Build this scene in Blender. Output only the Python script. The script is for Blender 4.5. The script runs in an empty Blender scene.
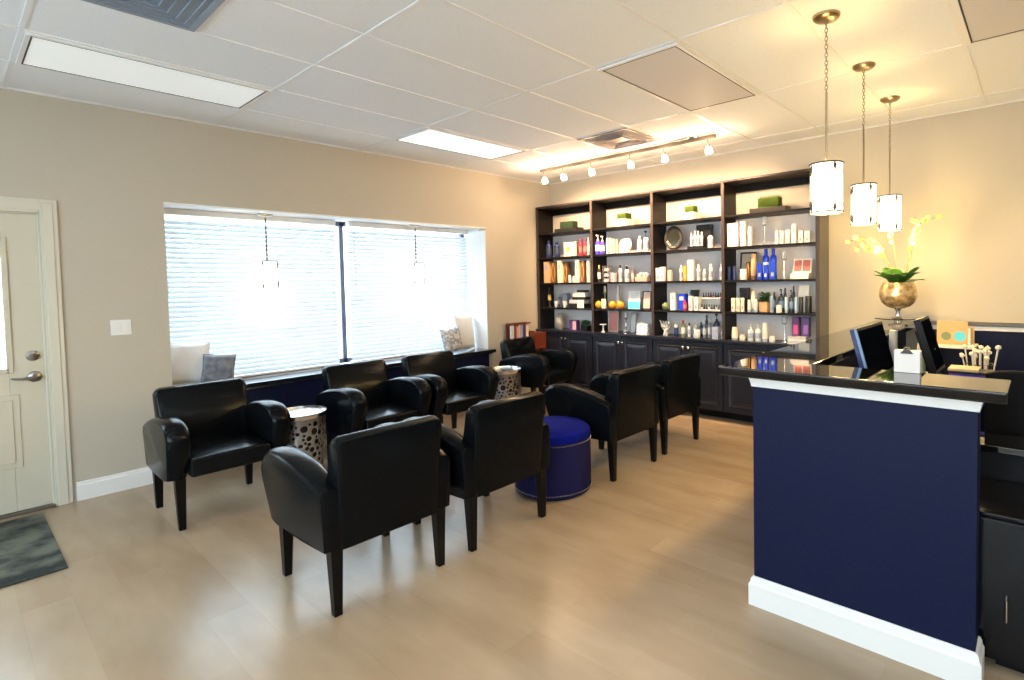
import bpy, bmesh, math, random
from mathutils import Vector, Matrix, noise
random.seed(7)
sc = bpy.context.scene
COL = sc.collection
PI = math.pi

# ------------------------------------------------------------------ dimensions (metres)
W = 5.30      # window wall
E = 5.60      # wall behind the shelving
H = 2.88      # ceiling
GX, GY, TX, TY = 0.33, 1.60, 1.225, 0.613   # ceiling grid

# ------------------------------------------------------------------ materials
MATS = {}
def mat(name, col, rough=0.5, metal=0.0, spec=0.5, emit=None, estr=0.0, alpha=1.0, trans=0.0, coat=0.0, sheen=0.0, ior=1.45, coat_rough=0.05):
    m = bpy.data.materials.new(name); m.use_nodes = True
    b = m.node_tree.nodes['Principled BSDF']
    b.inputs['Base Color'].default_value = (*col, 1)
    b.inputs['Roughness'].default_value = rough
    b.inputs['Metallic'].default_value = metal
    b.inputs['Specular IOR Level'].default_value = spec
    b.inputs['IOR'].default_value = ior
    b.inputs['Transmission Weight'].default_value = trans
    b.inputs['Coat Weight'].default_value = coat
    b.inputs['Coat Roughness'].default_value = coat_rough
    b.inputs['Sheen Weight'].default_value = sheen
    if emit:
        b.inputs['Emission Color'].default_value = (*emit, 1)
        b.inputs['Emission Strength'].default_value = estr
    MATS[name] = m
    return m
def bump(m, scale=200, strength=0.1, dist=0.002, detail=3, tex='ShaderNodeTexNoise'):
    nt = m.node_tree; b = nt.nodes['Principled BSDF']
    tc = nt.nodes.new('ShaderNodeTexCoord'); n = nt.nodes.new(tex); n.inputs['Scale'].default_value = scale
    if 'Detail' in n.inputs: n.inputs['Detail'].default_value = detail
    bp = nt.nodes.new('ShaderNodeBump'); bp.inputs['Strength'].default_value = strength; bp.inputs['Distance'].default_value = dist
    nt.links.new(tc.outputs['Object'], n.inputs['Vector'])
    nt.links.new(n.outputs['Distance' if tex == 'ShaderNodeTexVoronoi' else 'Fac'], bp.inputs['Height'])
    nt.links.new(bp.outputs['Normal'], b.inputs['Normal'])
    return m
def vary(m, c1, c2, scale=5, detail=3, lo=0.35, hi=0.65, stretch=(1, 1, 1)):
    nt = m.node_tree; b = nt.nodes['Principled BSDF']
    tc = nt.nodes.new('ShaderNodeTexCoord'); mp = nt.nodes.new('ShaderNodeMapping'); mp.inputs['Scale'].default_value = stretch
    n = nt.nodes.new('ShaderNodeTexNoise'); n.inputs['Scale'].default_value = scale; n.inputs['Detail'].default_value = detail
    r = nt.nodes.new('ShaderNodeValToRGB')
    r.color_ramp.elements[0].position = lo; r.color_ramp.elements[1].position = hi
    r.color_ramp.elements[0].color = (*c1, 1); r.color_ramp.elements[1].color = (*c2, 1)
    nt.links.new(tc.outputs['Object'], mp.inputs['Vector']); nt.links.new(mp.outputs['Vector'], n.inputs['Vector'])
    nt.links.new(n.outputs['Fac'], r.inputs['Fac']); nt.links.new(r.outputs['Color'], b.inputs['Base Color'])
    return m

bump(mat('wall_paint', (0.505, 0.455, 0.365), 0.75, spec=0.3), 120, 0.08, 0.001)
bump(mat('white_paint', (0.80, 0.79, 0.76), 0.4), 60, 0.03, 0.001)
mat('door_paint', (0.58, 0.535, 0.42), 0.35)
mat('bay_paint', (0.85, 0.85, 0.84), 0.5)
bump(vary(mat('ceiling_tile', (0.8, 0.8, 0.79), 0.9, spec=0.1), (0.88, 0.90, 0.92), (0.92, 0.94, 0.96), 90, 4), 300, 0.15, 0.001)
mat('grid_white', (0.88, 0.88, 0.88), 0.4)
mat('navy_paint', (0.0045, 0.0078, 0.034), 0.5, spec=0.18)
mat('back_light_tone', (0.74, 0.69, 0.68), 0.6)  # pale tone standing in for light on the wall behind the lower shelves
mat('track_metal', (0.10, 0.085, 0.065), 0.5, 0.5)
mat('espresso', (0.0095, 0.0070, 0.0065), 0.42, spec=0.22)
mat('espresso_gloss', (0.02, 0.014, 0.010), 0.16, spec=0.6, coat=0.5)
mat('espresso_edge', (0.05, 0.037, 0.033), 0.4, spec=.3)
mat('cabinet', (0.012, 0.013, 0.021), 0.34, spec=0.4)
mat('leather', (0.0035, 0.0045, 0.006), 0.20, spec=0.11, coat=0.05, coat_rough=0.22)
bump(MATS['leather'], 160, 0.10, 0.001, 4)
bump(mat('leather_seat', (0.004, 0.005, 0.006), 0.20, spec=0.15, coat=0.08, coat_rough=0.22), 160, 0.10, 0.001, 4)
mat('leg_wood', (0.004, 0.0035, 0.0035), 0.35, spec=.2)
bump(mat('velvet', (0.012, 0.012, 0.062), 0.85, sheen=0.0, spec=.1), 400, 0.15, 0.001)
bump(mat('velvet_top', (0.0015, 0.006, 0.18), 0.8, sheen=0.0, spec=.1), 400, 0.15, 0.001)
mat('nickel', (0.62, 0.58, 0.52), 0.25, 1.0)
mat('satin_nickel', (0.30, 0.28, 0.27), 0.28, 1.0)
mat('silver', (0.80, 0.80, 0.82), 0.2, 1.0)
mat('chrome', (0.85, 0.85, 0.85), 0.08, 1.0)
mat('smoke_mirror', (0.30, 0.27, 0.20), 0.08, 1.0)
mat('dark_metal', (0.12, 0.10, 0.08), 0.35, 0.9)
mat('bronze', (0.35, 0.27, 0.17), 0.3, 1.0)
mat('drum_metal', (0.42, 0.41, 0.43), 0.3, 0.95)
mat('drum_liner', (0.01, 0.012, 0.02), 0.4)
mat('granite', (0.004, 0.004, 0.005), 0.035, spec=0.6, coat=0.35, coat_rough=0.02)
mat('bench_top', (0.012, 0.013, 0.018), 0.10, spec=0.9, coat=0.5, coat_rough=0.06)
mat('black_plastic', (0.006, 0.006, 0.007), 0.4, spec=0.15)
mat('black_gloss', (0.004, 0.004, 0.005), 0.12, spec=0.3)
mat('screen', (0.004, 0.005, 0.008), 0.45, spec=0.0)
mat('grey_plastic', (0.30, 0.31, 0.33), 0.4)
bump(mat('pillow_white', (0.74, 0.73, 0.72), 0.9, sheen=0.3), 90, 0.5, 0.004)
bump(vary(mat('pillow_grey', (0.2, 0.2, 0.22), 0.9, sheen=0.3), (0.10, 0.105, 0.13), (0.19, 0.195, 0.22), 18, 2), 150, 0.4, 0.003)
bump(vary(mat('pillow_pattern', (0.5, 0.5, 0.52), 0.9), (0.26, 0.27, 0.31), (0.56, 0.56, 0.58), 22, 2, .45, .55), 150, 0.3, 0.003)
mat('red_wood', (0.16, 0.035, 0.018), 0.35)
mat('leaf', (0.035, 0.12, 0.018), 0.4, coat=0.2)
mat('leaf_light', (0.10, 0.24, 0.03), 0.4, coat=0.2)
mat('moss', (0.025, 0.05, 0.02), 0.9)
mat('grass', (0.075, 0.125, 0.010), 0.8)
mat('stem', (0.16, 0.17, 0.04), 0.6)
mat('petal', (0.66, 0.58, 0.20), 0.6)
mat('glass', (0.96, 0.98, 1.0), 0.02, trans=1.0, ior=1.45)
mat('clear', (0.90, 0.92, 0.93), 0.05, trans=0.85, ior=1.3)
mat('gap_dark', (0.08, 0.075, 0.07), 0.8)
mat('threshold', (0.10, 0.085, 0.06), 0.5)
mat('bulb', (1, 0.9, 0.75), 0.3, emit=(1.0, 0.80, 0.52), estr=28)
mat('lens_lit', (0.85, 0.86, 0.86), 0.5, emit=(0.93, 1.0, 0.97), estr=0.5)
mat('lens_fill', (0.85, 0.86, 0.86), 0.5, emit=(0.95, 1.0, 0.98), estr=4.5)  # glow of the added panels out of view
mat('lens_dim', (0.85, 0.86, 0.86), 0.5, emit=(0.93, 1.0, 0.97), estr=0.22)
mat('lens_off', (0.70, 0.68, 0.69), 0.6, spec=0.2)
mat('vent_metal', (0.26, 0.31, 0.38), 0.5)
mat('vent_grey', (0.30, 0.27, 0.26), 0.5)
mat('shade', (0.90, 0.86, 0.78), 0.8, emit=(1.0, 0.88, 0.66), estr=2.2)
mat('shade_day', (0.90, 0.88, 0.85), 0.8, emit=(1.0, 0.93, 0.82), estr=1.3)
mat('pavement', (0.78, 0.79, 0.80), 0.9)
mat('outer_wall', (0.5, 0.5, 0.5), 0.9)

# gold mosaic vase
m = mat('gold_vase', (0.6, 0.42, 0.2), 0.28, 0.75)
vary(m, (0.50, 0.31, 0.12), (0.92, 0.70, 0.38), 26, 4, 0.35, 0.62); 
nt = m.node_tree; v = nt.nodes.new('ShaderNodeTexVoronoi'); v.inputs['Scale'].default_value = 38
tc = nt.nodes.new('ShaderNodeTexCoord'); bp = nt.nodes.new('ShaderNodeBump'); bp.inputs['Strength'].default_value = 0.5; bp.inputs['Distance'].default_value = 0.003
nt.links.new(tc.outputs['Object'], v.inputs['Vector']); nt.links.new(v.outputs['Distance'], bp.inputs['Height']); nt.links.new(bp.outputs['Normal'], nt.nodes['Principled BSDF'].inputs['Normal'])

# rug
m = vary(mat('rug', (0.1, 0.11, 0.1), 0.95), (0.020, 0.026, 0.024), (0.135, 0.142, 0.108), 6, 9, 0.38, 0.60, (1, 1, 1))
bump(m, 220, 0.7, 0.006)

# floor: light vinyl planks
m = mat('floor_planks', (0.5, 0.42, 0.32), 0.25, spec=0.5)
nt = m.node_tree; b = nt.nodes['Principled BSDF']
tc = nt.nodes.new('ShaderNodeTexCoord'); br = nt.nodes.new('ShaderNodeTexBrick')
br.inputs['Color1'].default_value = (0.375, 0.28, 0.185, 1); br.inputs['Color2'].default_value = (0.42, 0.325, 0.225, 1); br.inputs['Mortar'].default_value = (0.37, 0.28, 0.185, 1)
br.inputs['Scale'].default_value = 1.0; br.inputs['Brick Width'].default_value = 1.22; br.inputs['Row Height'].default_value = 0.18; br.inputs['Mortar Size'].default_value = 0.0015
br.inputs['Mortar Smooth'].default_value = 0.6
br.offset = 0.37
mp = nt.nodes.new('ShaderNodeMapping'); mp.inputs['Rotation'].default_value = (0, 0, PI / 2)
nt.links.new(tc.outputs['Object'], mp.inputs['Vector']); nt.links.new(mp.outputs['Vector'], br.inputs['Vector'])
mp2 = nt.nodes.new('ShaderNodeMapping'); mp2.inputs['Scale'].default_value = (2.2, 0.6, 1)
n1 = nt.nodes.new('ShaderNodeTexNoise'); n1.inputs['Scale'].default_value = 2.4; n1.inputs['Detail'].default_value = 5
nt.links.new(tc.outputs['Object'], mp2.inputs['Vector']); nt.links.new(mp2.outputs['Vector'], n1.inputs['Vector'])
rp = nt.nodes.new('ShaderNodeValToRGB'); rp.color_ramp.elements[0].position = 0.3; rp.color_ramp.elements[1].position = 0.7
rp.color_ramp.elements[0].color = (0.84, 0.80, 0.75, 1); rp.color_ramp.elements[1].color = (1.08, 1.07, 1.06, 1)
mx = nt.nodes.new('ShaderNodeMix'); mx.data_type = 'RGBA'; mx.blend_type = 'MULTIPLY'; mx.inputs[0].default_value = 1.0
nt.links.new(n1.outputs['Fac'], rp.inputs['Fac']); nt.links.new(br.outputs['Color'], mx.inputs[6]); nt.links.new(rp.outputs['Color'], mx.inputs[7])
nt.links.new(mx.outputs[2], b.inputs['Base Color'])

# blinds: thin white slats that pass some daylight
def slat_material():
    m = bpy.data.materials.new('blind_slat'); m.use_nodes = True; nt = m.node_tree; nt.nodes.clear()
    o = nt.nodes.new('ShaderNodeOutputMaterial'); d = nt.nodes.new('ShaderNodeBsdfDiffuse'); t = nt.nodes.new('ShaderNodeBsdfTranslucent'); mi = nt.nodes.new('ShaderNodeMixShader')
    d.inputs['Color'].default_value = (0.74, 0.77, 0.79, 1); t.inputs['Color'].default_value = (0.66, 0.74, 0.78, 1); mi.inputs[0].default_value = 0.30
    nt.links.new(d.outputs[0], mi.inputs[1]); nt.links.new(t.outputs[0], mi.inputs[2]); nt.links.new(mi.outputs[0], o.inputs[0])
    MATS['slat'] = m
slat_material()
def pane_material():
    m = bpy.data.materials.new('window_glass'); m.use_nodes = True; nt = m.node_tree; nt.nodes.clear()
    o = nt.nodes.new('ShaderNodeOutputMaterial'); g = nt.nodes.new('ShaderNodeBsdfGlossy'); t = nt.nodes.new('ShaderNodeBsdfTransparent'); mi = nt.nodes.new('ShaderNodeMixShader')
    g.inputs['Roughness'].default_value = 0.02; t.inputs['Color'].default_value = (0.93, 0.97, 0.98, 1); mi.inputs[0].default_value = 0.06
    nt.links.new(t.outputs[0], mi.inputs[1]); nt.links.new(g.outputs[0], mi.inputs[2]); nt.links.new(mi.outputs[0], o.inputs[0])
    MATS['pane'] = m
pane_material()

# product colours
PC = dict(navy=(0.012, 0.02, 0.10), red=(0.55, 0.03, 0.06), pink=(0.80, 0.45, 0.42), violet=(0.09, 0.05, 0.45), cream=(0.82, 0.74, 0.56),
    cream2=(0.72, 0.58, 0.36), white=(0.74, 0.72, 0.67), black=(0.012, 0.012, 0.013), tan=(0.66, 0.40, 0.20), brown=(0.16, 0.07, 0.025),
    gold=(0.65, 0.42, 0.10), peach=(0.78, 0.50, 0.38), orange=(0.80, 0.32, 0.02), blue=(0.01, 0.05, 0.60), lightblue=(0.45, 0.60, 0.75),
    steel=(0.22, 0.32, 0.46), slate=(0.035, 0.05, 0.075), green=(0.18, 0.23, 0.10), grey=(0.36, 0.33, 0.28), silvergrey=(0.5, 0.52, 0.52),
    purple=(0.10, 0.05, 0.20), magenta=(0.12, 0.04, 0.15), fuchsia=(0.60, 0.08, 0.25), lilac=(0.30, 0.14, 0.45), teal=(0.10, 0.55, 0.72), rose=(0.50, 0.16, 0.14), smoke=(0.16, 0.19, 0.23), greybox=(0.32, 0.36, 0.44), dark=(0.035, 0.028, 0.022))
for k, c in PC.items():
    mat('p_' + k, c, 0.35)
P = lambda k: MATS['p_' + k]
M = MATS

# ------------------------------------------------------------------ helpers
def empty(name, loc=(0, 0, 0), rz=0, label=None, cat=None, group=None, kind=None):
    o = bpy.data.objects.new(name, None); COL.objects.link(o)
    o.location = loc; o.rotation_euler = (0, 0, rz); o.empty_display_size = 0.05
    tag(o, label, cat, group, kind); return o
def tag(o, label=None, cat=None, group=None, kind=None):
    if label: o['label'] = label
    if cat: o['category'] = cat
    if group: o['group'] = group
    if kind: o['kind'] = kind
    return o
def obj(name, bm, m, parent=None, loc=(0, 0, 0), rot=(0, 0, 0), smooth=False, bevel=0, seg=2, sub=0, label=None, cat=None, group=None, kind=None):
    bmesh.ops.recalc_face_normals(bm, faces=bm.faces[:])
    me = bpy.data.meshes.new(name); bm.to_mesh(me); bm.free()
    for mm in (m if isinstance(m, (list, tuple)) else [m]): me.materials.append(mm)
    o = bpy.data.objects.new(name, me); COL.objects.link(o); o.parent = parent
    o.location = loc; o.rotation_euler = rot
    if smooth or bevel or sub: me.polygons.foreach_set('use_smooth', [True] * len(me.polygons))
    if bevel:
        b = o.modifiers.new('bevel', 'BEVEL'); b.width = bevel; b.segments = seg; b.limit_method = 'ANGLE'; b.angle_limit = math.radians(35); b.harden_normals = True
    elif smooth:
        md = o.modifiers.new('es', 'EDGE_SPLIT'); md.split_angle = math.radians(38)
    if sub:
        s = o.modifiers.new('sub', 'SUBSURF'); s.levels = sub; s.render_levels = sub
    return tag(o, label, cat, group, kind)
def bx(bm, x0, x1, y0, y1, z0, z1, mi=0):
    v = [bm.verts.new((x, y, z)) for x in (x0, x1) for y in (y0, y1) for z in (z0, z1)]
    for f in ((0, 1, 3, 2), (4, 6, 7, 5), (0, 4, 5, 1), (2, 3, 7, 6), (0, 2, 6, 4), (1, 5, 7, 3)):
        bm.faces.new([v[i] for i in f]).material_index = mi
    return v
def B(*boxes):
    bm = bmesh.new()
    for b in boxes: bx(bm, *b)
    return bm
def lathe(bm, prof, n=24, cx=0, cy=0, cz=0, sx=1, sy=1, mi=0):
    rings = []
    for r, z in prof:
        if r < 1e-5: rings.append([bm.verts.new((cx, cy, cz + z))])
        else: rings.append([bm.verts.new((cx + sx * r * math.cos(2 * PI * i / n), cy + sy * r * math.sin(2 * PI * i / n), cz + z)) for i in range(n)])
    for a, b in zip(rings, rings[1:]):
        for i in range(n):
            j = (i + 1) % n
            if len(a) == 1 and len(b) == 1: break
            if len(a) == 1: f = bm.faces.new((a[0], b[j], b[i]))
            elif len(b) == 1: f = bm.faces.new((a[i], a[j], b[0]))
            else: f = bm.faces.new((a[i], a[j], b[j], b[i]))
            f.material_index = mi
    for ring, fl in ((rings[0], 1), (rings[-1], 0)):
        if len(ring) > 1:
            bm.faces.new(ring[::-1] if fl else ring).material_index = mi
    return bm
def L(prof, n=24, **k): return lathe(bmesh.new(), prof, n, **k)
def tube(bm, pts, r, n=8, closed=False):
    pts = [Vector(p) for p in pts]; rings = []
    N = len(pts); up = None
    for i, p in enumerate(pts):
        if closed: d = pts[(i + 1) % N] - pts[i - 1]
        else: d = pts[min(i + 1, N - 1)] - pts[max(i - 1, 0)]
        d.normalize()
        if up is None:
            up = Vector((0, 0, 1)) if abs(d.z) < 0.9 else Vector((1, 0, 0))
        a = d.cross(up).normalized(); up = a.cross(d).normalized()
        rr = r[i] if isinstance(r, (list, tuple)) else r
        rings.append([bm.verts.new(p + rr * (math.cos(2 * PI * k / n) * a + math.sin(2 * PI * k / n) * up)) for k in range(n)])
    for i in range(N if closed else N - 1):
        A, Bq = rings[i], rings[(i + 1) % N]
        for k in range(n): bm.faces.new((A[k], A[(k + 1) % n], Bq[(k + 1) % n], Bq[k]))
    if not closed: bm.faces.new(rings[0][::-1]); bm.faces.new(rings[-1])
    return bm
def prism(bm, outline, axis, a0, a1, mi=0):
    """outline of 2-D points extruded along axis (0,1,2) from a0 to a1"""
    def mk(p, a):
        q = list(p); q.insert(axis, a); return bm.verts.new(q)
    A = [mk(p, a0) for p in outline]; C = [mk(p, a1) for p in outline]; n = len(A)
    bm.faces.new(A[::-1]).material_index = mi; bm.faces.new(C).material_index = mi
    for i in range(n): bm.faces.new((A[i], A[(i + 1) % n], C[(i + 1) % n], C[i])).material_index = mi
    return bm
def quadstrip_frustum(bm, top, bot):
    """top/bot = (x0,x1,y0,y1,z)"""
    def ring(t): x0, x1, y0, y1, z = t; return [bm.verts.new(p) for p in ((x0, y0, z), (x1, y0, z), (x1, y1, z), (x0, y1, z))]
    a, c = ring(bot), ring(top)
    bm.faces.new(a[::-1]); bm.faces.new(c)
    for i in range(4): bm.faces.new((a[i], a[(i + 1) % 4], c[(i + 1) % 4], c[i]))
    return bm
def copy_tree(o, parent=None):
    c = o.copy(); COL.objects.link(c); c.parent = parent
    for ch in list(o.children): copy_tree(ch, c)
    return c
def struct(name, bm, m, parent=None, **k):
    return obj(name, bm, m, parent, kind=None if parent else 'structure', **k)

# ------------------------------------------------------------------ camera
yaw, pit, rol = 0.7061, -0.0402, -0.0189
fw = Vector((math.cos(yaw) * math.cos(pit), math.sin(yaw) * math.cos(pit), math.sin(pit)))
r0 = fw.cross(Vector((0, 0, 1))).normalized(); u0 = r0.cross(fw)
c_, s_ = math.cos(rol), math.sin(rol)
rr = c_ * r0 + s_ * u0; uu = -s_ * r0 + c_ * u0
cam = bpy.data.cameras.new('camera'); co = bpy.data.objects.new('camera', cam); COL.objects.link(co)
mw = Matrix((rr, uu, -fw)).transposed().to_4x4(); mw.translation = (0, 0, 1.52); co.matrix_world = mw
cam.sensor_fit = 'HORIZONTAL'; cam.sensor_width = 36; cam.lens = 544.04 / 1024 * 36
cam.shift_x = (512 - 579.73) / 1024; cam.shift_y = -(340 - 302.78) / 1024
cam.clip_start = 0.05
sc.camera = co
sc.view_settings.view_transform = 'Standard'; sc.view_settings.look = 'None'; sc.view_settings.gamma = 1; sc.view_settings.exposure = 0.62
sc.view_settings.use_curve_mapping = False
ITEMS = [
 ('moss', 'A', 1, 5.4, 4.768, 0.316, 0.17, '', 'moss,black', 'moss block on a low black tray'),
 ('moss', 'B', 1, 5.4, 3.869, 0.222, 0.187, '', 'moss,white', 'square grass tuft in a small white planter'),
 ('moss', 'C', 1, 5.4, 2.963, 0.185, 0.176, '', 'moss,white', 'bright grass tuft in a small white planter'),
 ('moss', 'D', 1, 5.4, 2.088, 0.262, 0.183, '', 'grass,dark', 'wide grass patch on a long dark tray'),
 ('bottle', 'A', 2, 5.38, 5.119, 0.113, 0.226, '', 'navy', 'navy blue bottle at the far left'),
 ('bottle', 'A', 2, 5.38, 4.971, 0.11, 0.203, '', 'navy', 'navy blue bottle beside the cream picture box'),
 ('picbox', 'A', 2, 5.4, 4.749, 0.228, 0.191, '', 'cream,peach', 'cream picture box with peach print'),
 ('bottle', 'A', 2, 5.38, 4.557, 0.068, 0.217, '', 'red', 'red bottle touching the cream picture box'),
 ('bottle', 'A', 2, 5.38, 4.482, 0.067, 0.212, '', 'red', 'middle red bottle'),
 ('bottle', 'A', 2, 5.38, 4.423, 0.05, 0.221, '', 'pink', 'pale pink bottle right of the red bottles'),
 ('pump', 'B', 2, 5.36, 4.272, 0.088, 0.248, '', 'violet', 'violet pump bottle at the left end'),
 ('pump', 'B', 2, 5.36, 4.181, 0.079, 0.229, '', 'violet', 'violet pump bottle next to the cream tubes'),
 ('tube', 'B', 2, 5.38, 4.119, 0.047, 0.201, '', 'cream', 'first cream tube from the left'),
 ('tube', 'B', 2, 5.38, 4.067, 0.046, 0.198, '', 'cream', 'second cream tube from the left'),
 ('tube', 'B', 2, 5.38, 4.017, 0.046, 0.182, '', 'cream2', 'third cream tube from the left'),
 ('tube', 'B', 2, 5.38, 3.974, 0.034, 0.18, '', 'cream2', 'fourth cream tube by the round plate'),
 ('plate', 'B', 2, 5.42, 3.874, 0.194, 0.205, '', 'pink', 'round pale pink decorative plate'),
 ('bottle', 'B', 2, 5.38, 3.641, 0.071, 0.194, '', 'white', 'plain white bottle right of the plate'),
 ('pump', 'B', 2, 5.38, 3.55, 0.083, 0.246, '', 'white', 'white pump bottle with black nozzle'),
 ('mirror', 'C', 2, 5.42, 3.204, 0.221, 0.324, '', 'dark', 'oval dark-framed tabletop mirror'),
 ('blackbox', 'C', 2, 5.46, 2.833, 0.193, 0.263, '', 'black', 'black display box behind white bottles'),
 ('tray', 'C', 2, 5.36, 2.873, 0.205, 0.059, '', 'black', 'black tray carrying small white bottles'),
 ('bottle', 'C', 2, 5.36, 2.944, 0.037, 0.178, 'tray', 'white', 'first small white bottle on the tray'),
 ('bottle', 'C', 2, 5.36, 2.901, 0.037, 0.197, 'tray', 'white', 'second small white bottle on the tray'),
 ('bottle', 'C', 2, 5.36, 2.861, 0.037, 0.194, 'tray', 'white', 'third small white bottle on the tray'),
 ('bottle', 'C', 2, 5.36, 2.82, 0.036, 0.18, 'tray', 'white', 'fourth small white bottle on the tray'),
 ('pump', 'C', 2, 5.34, 2.706, 0.07, 0.192, '', 'white', 'white pump bottle before the black box'),
 ('box', 'D', 2, 5.38, 2.514, 0.067, 0.243, '', 'white', 'tall white box at the far left'),
 ('box', 'D', 2, 5.38, 2.434, 0.072, 0.246, '', 'white', 'second tall white box from the left'),
 ('box', 'D', 2, 5.38, 2.353, 0.07, 0.25, '', 'white', 'third tall white box from the left'),
 ('box', 'D', 2, 5.38, 2.284, 0.047, 0.193, '', 'white', 'shorter white box beside the candle holder'),
 ('goblet', 'D', 2, 5.4, 2.143, 0.072, 0.294, '', 'silver', 'slim silver candle holder with glass cup'),
 ('box', 'D', 2, 5.36, 2.002, 0.039, 0.131, '', 'white', 'small white box right of candle holder'),
 ('box', 'D', 2, 5.36, 1.951, 0.044, 0.127, '', 'white', 'small white box, second from candle holder'),
 ('box', 'D', 2, 5.36, 1.895, 0.048, 0.133, '', 'white', 'small white box touching the taller box'),
 ('box', 'D', 2, 5.36, 1.835, 0.052, 0.186, '', 'white', 'tall slim white box among small boxes'),
 ('box', 'D', 2, 5.36, 1.769, 0.051, 0.114, '', 'white', 'small white box, second from right end'),
 ('box', 'D', 2, 5.36, 1.708, 0.057, 0.109, '', 'white', 'small white box at the right end'),
 ('box', 'A', 3, 5.36, 5.127, 0.113, 0.285, '', 'tan', 'tan box at the left end'),
 ('box', 'A', 3, 5.38, 5.015, 0.111, 0.282, '', 'brown', 'patterned brown box, first from the left'),
 ('box', 'A', 3, 5.36, 4.886, 0.088, 0.29, '', 'cream', 'cream box left of the small jars'),
 ('box', 'A', 3, 5.4, 4.818, 0.092, 0.275, '', 'brown', 'patterned brown box behind the small jars'),
 ('jar', 'A', 3, 5.32, 4.697, 0.052, 0.1, '', 'white', 'small white jar, left one'),
 ('jar', 'A', 3, 5.32, 4.633, 0.043, 0.086, '', 'white', 'small white jar, right one'),
 ('box', 'A', 3, 5.36, 4.585, 0.076, 0.291, '', 'cream', 'cream box right of the small jars'),
 ('box', 'A', 3, 5.38, 4.509, 0.092, 0.276, '', 'brown', 'patterned brown box by the right end'),
 ('box', 'A', 3, 5.36, 4.406, 0.053, 0.272, '', 'cream', 'cream box at the right end'),
 ('bottle', 'B', 3, 5.36, 4.24, 0.056, 0.215, '', 'gold', 'slim bottle with a golden tip'),
 ('bottle', 'B', 3, 5.46, 3.804, 0.045, 0.178, '', 'pink', 'pink bottle behind the peach basket'),
 ('acrylic', 'B', 3, 5.4, 4.141, 0.11, 0.2, '', 'clear', 'clear acrylic case at the left'),
 ('box', 'B', 3, 5.36, 4.014, 0.067, 0.11, '', 'pink', 'pale pink box beside the acrylic case'),
 ('bottle', 'B', 3, 5.38, 3.926, 0.06, 0.205, '', 'whiteblack', 'white bottle with black cap, left'),
 ('bottle', 'B', 3, 5.38, 3.829, 0.074, 0.19, '', 'whiteblack', 'white bottle with black cap, right'),
 ('basket', 'B', 3, 5.36, 3.587, 0.224, 0.135, '', 'peach', 'peach basket holding small round soaps'),
 ('box', 'C', 3, 5.36, 3.389, 0.074, 0.153, '', 'white', 'white box at the left end'),
 ('box', 'C', 3, 5.36, 3.312, 0.066, 0.162, '', 'white', 'white box, second from the left'),
 ('box', 'C', 3, 5.36, 3.22, 0.052, 0.125, '', 'peachbox', 'short peach box between white products'),
 ('bottle', 'C', 3, 5.38, 3.087, 0.044, 0.177, '', 'cream', 'cream bottle beside the orange box'),
 ('box', 'C', 3, 5.36, 3.025, 0.044, 0.164, '', 'orange', 'slim orange box'),
 ('box', 'C', 3, 5.4, 2.966, 0.092, 0.229, '', 'white', 'tallest white box'),
 ('bottle', 'C', 3, 5.36, 2.862, 0.048, 0.18, '', 'white', 'white bottle right of the tallest box'),
 ('bottle', 'C', 3, 5.36, 2.791, 0.048, 0.124, '', 'white', 'short white bottle'),
 ('bottle', 'C', 3, 5.36, 2.716, 0.053, 0.175, '', 'white', 'tall white bottle left of the gap'),
 ('bottle', 'C', 3, 5.36, 2.596, 0.039, 0.171, '', 'white', 'tall white bottle at the right end'),
 ('jar', 'D', 3, 5.36, 2.506, 0.039, 0.137, '', 'navy', 'navy canister at the left end'),
 ('jar', 'D', 3, 5.36, 2.448, 0.044, 0.145, '', 'navy', 'navy canister, second from the left'),
 ('frame', 'D', 3, 5.46, 2.347, 0.2, 0.288, '', 'black,grey', 'black picture frame behind products'),
 ('jar', 'D', 3, 5.36, 2.35, 0.076, 0.111, '', 'white', 'white jar before the black frame'),
 ('tube', 'D', 3, 5.4, 2.257, 0.068, 0.262, '', 'tan', 'tan tube before the black frame'),
 ('box', 'D', 3, 5.44, 2.33, 0.043, 0.184, '', 'brown', 'slim patterned brown box by the tan tube'),
 ('box', 'D', 3, 5.34, 2.165, 0.055, 0.166, '', 'blue', 'small bright blue box'),
 ('bottle', 'D', 3, 5.42, 2.137, 0.072, 0.317, '', 'blue', 'tall bright blue bottle, left one'),
 ('bottle', 'D', 3, 5.42, 2.061, 0.071, 0.313, '', 'blue', 'tall bright blue bottle, right one'),
 ('box', 'D', 3, 5.32, 2.096, 0.046, 0.144, '', 'bluewhite', 'blue and white box before blue bottles'),
 ('box', 'D', 3, 5.32, 2.026, 0.064, 0.171, '', 'blue', 'wide bright blue box before blue bottles'),
 ('goblet', 'D', 3, 5.4, 1.949, 0.078, 0.277, '', 'glass', 'stemmed glass goblet'),
 ('book', 'D', 3, 5.4, 1.786, 0.189, 0.202, '', 'pinkpic', 'open palette with two pink pictures'),
 ('statue', 'A', 4, 5.4, 5.146, 0.095, 0.274, '', 'gold', 'slim dark figurine with gold torso'),
 ('cup', 'A', 4, 5.34, 4.974, 0.073, 0.087, '', 'white', 'small white cup, left one'),
 ('cup', 'A', 4, 5.34, 4.816, 0.08, 0.088, '', 'white', 'small white cup, right one'),
 ('bottle', 'A', 4, 5.5, 5.064, 0.056, 0.176, '', 'smoke', 'smoky bottle behind the white cups'),
 ('box', 'A', 4, 5.5, 4.925, 0.091, 0.189, '', 'greybox', 'small grey box behind the right cup'),
 ('kitstack', 'A', 4, 5.4, 4.601, 0.342, 0.244, '', 'white', 'stack of black and white kits'),
 ('gourd', 'B', 4, 5.34, 4.274, 0.105, 0.106, '', 'orange', 'orange gourd at the left end'),
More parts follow.
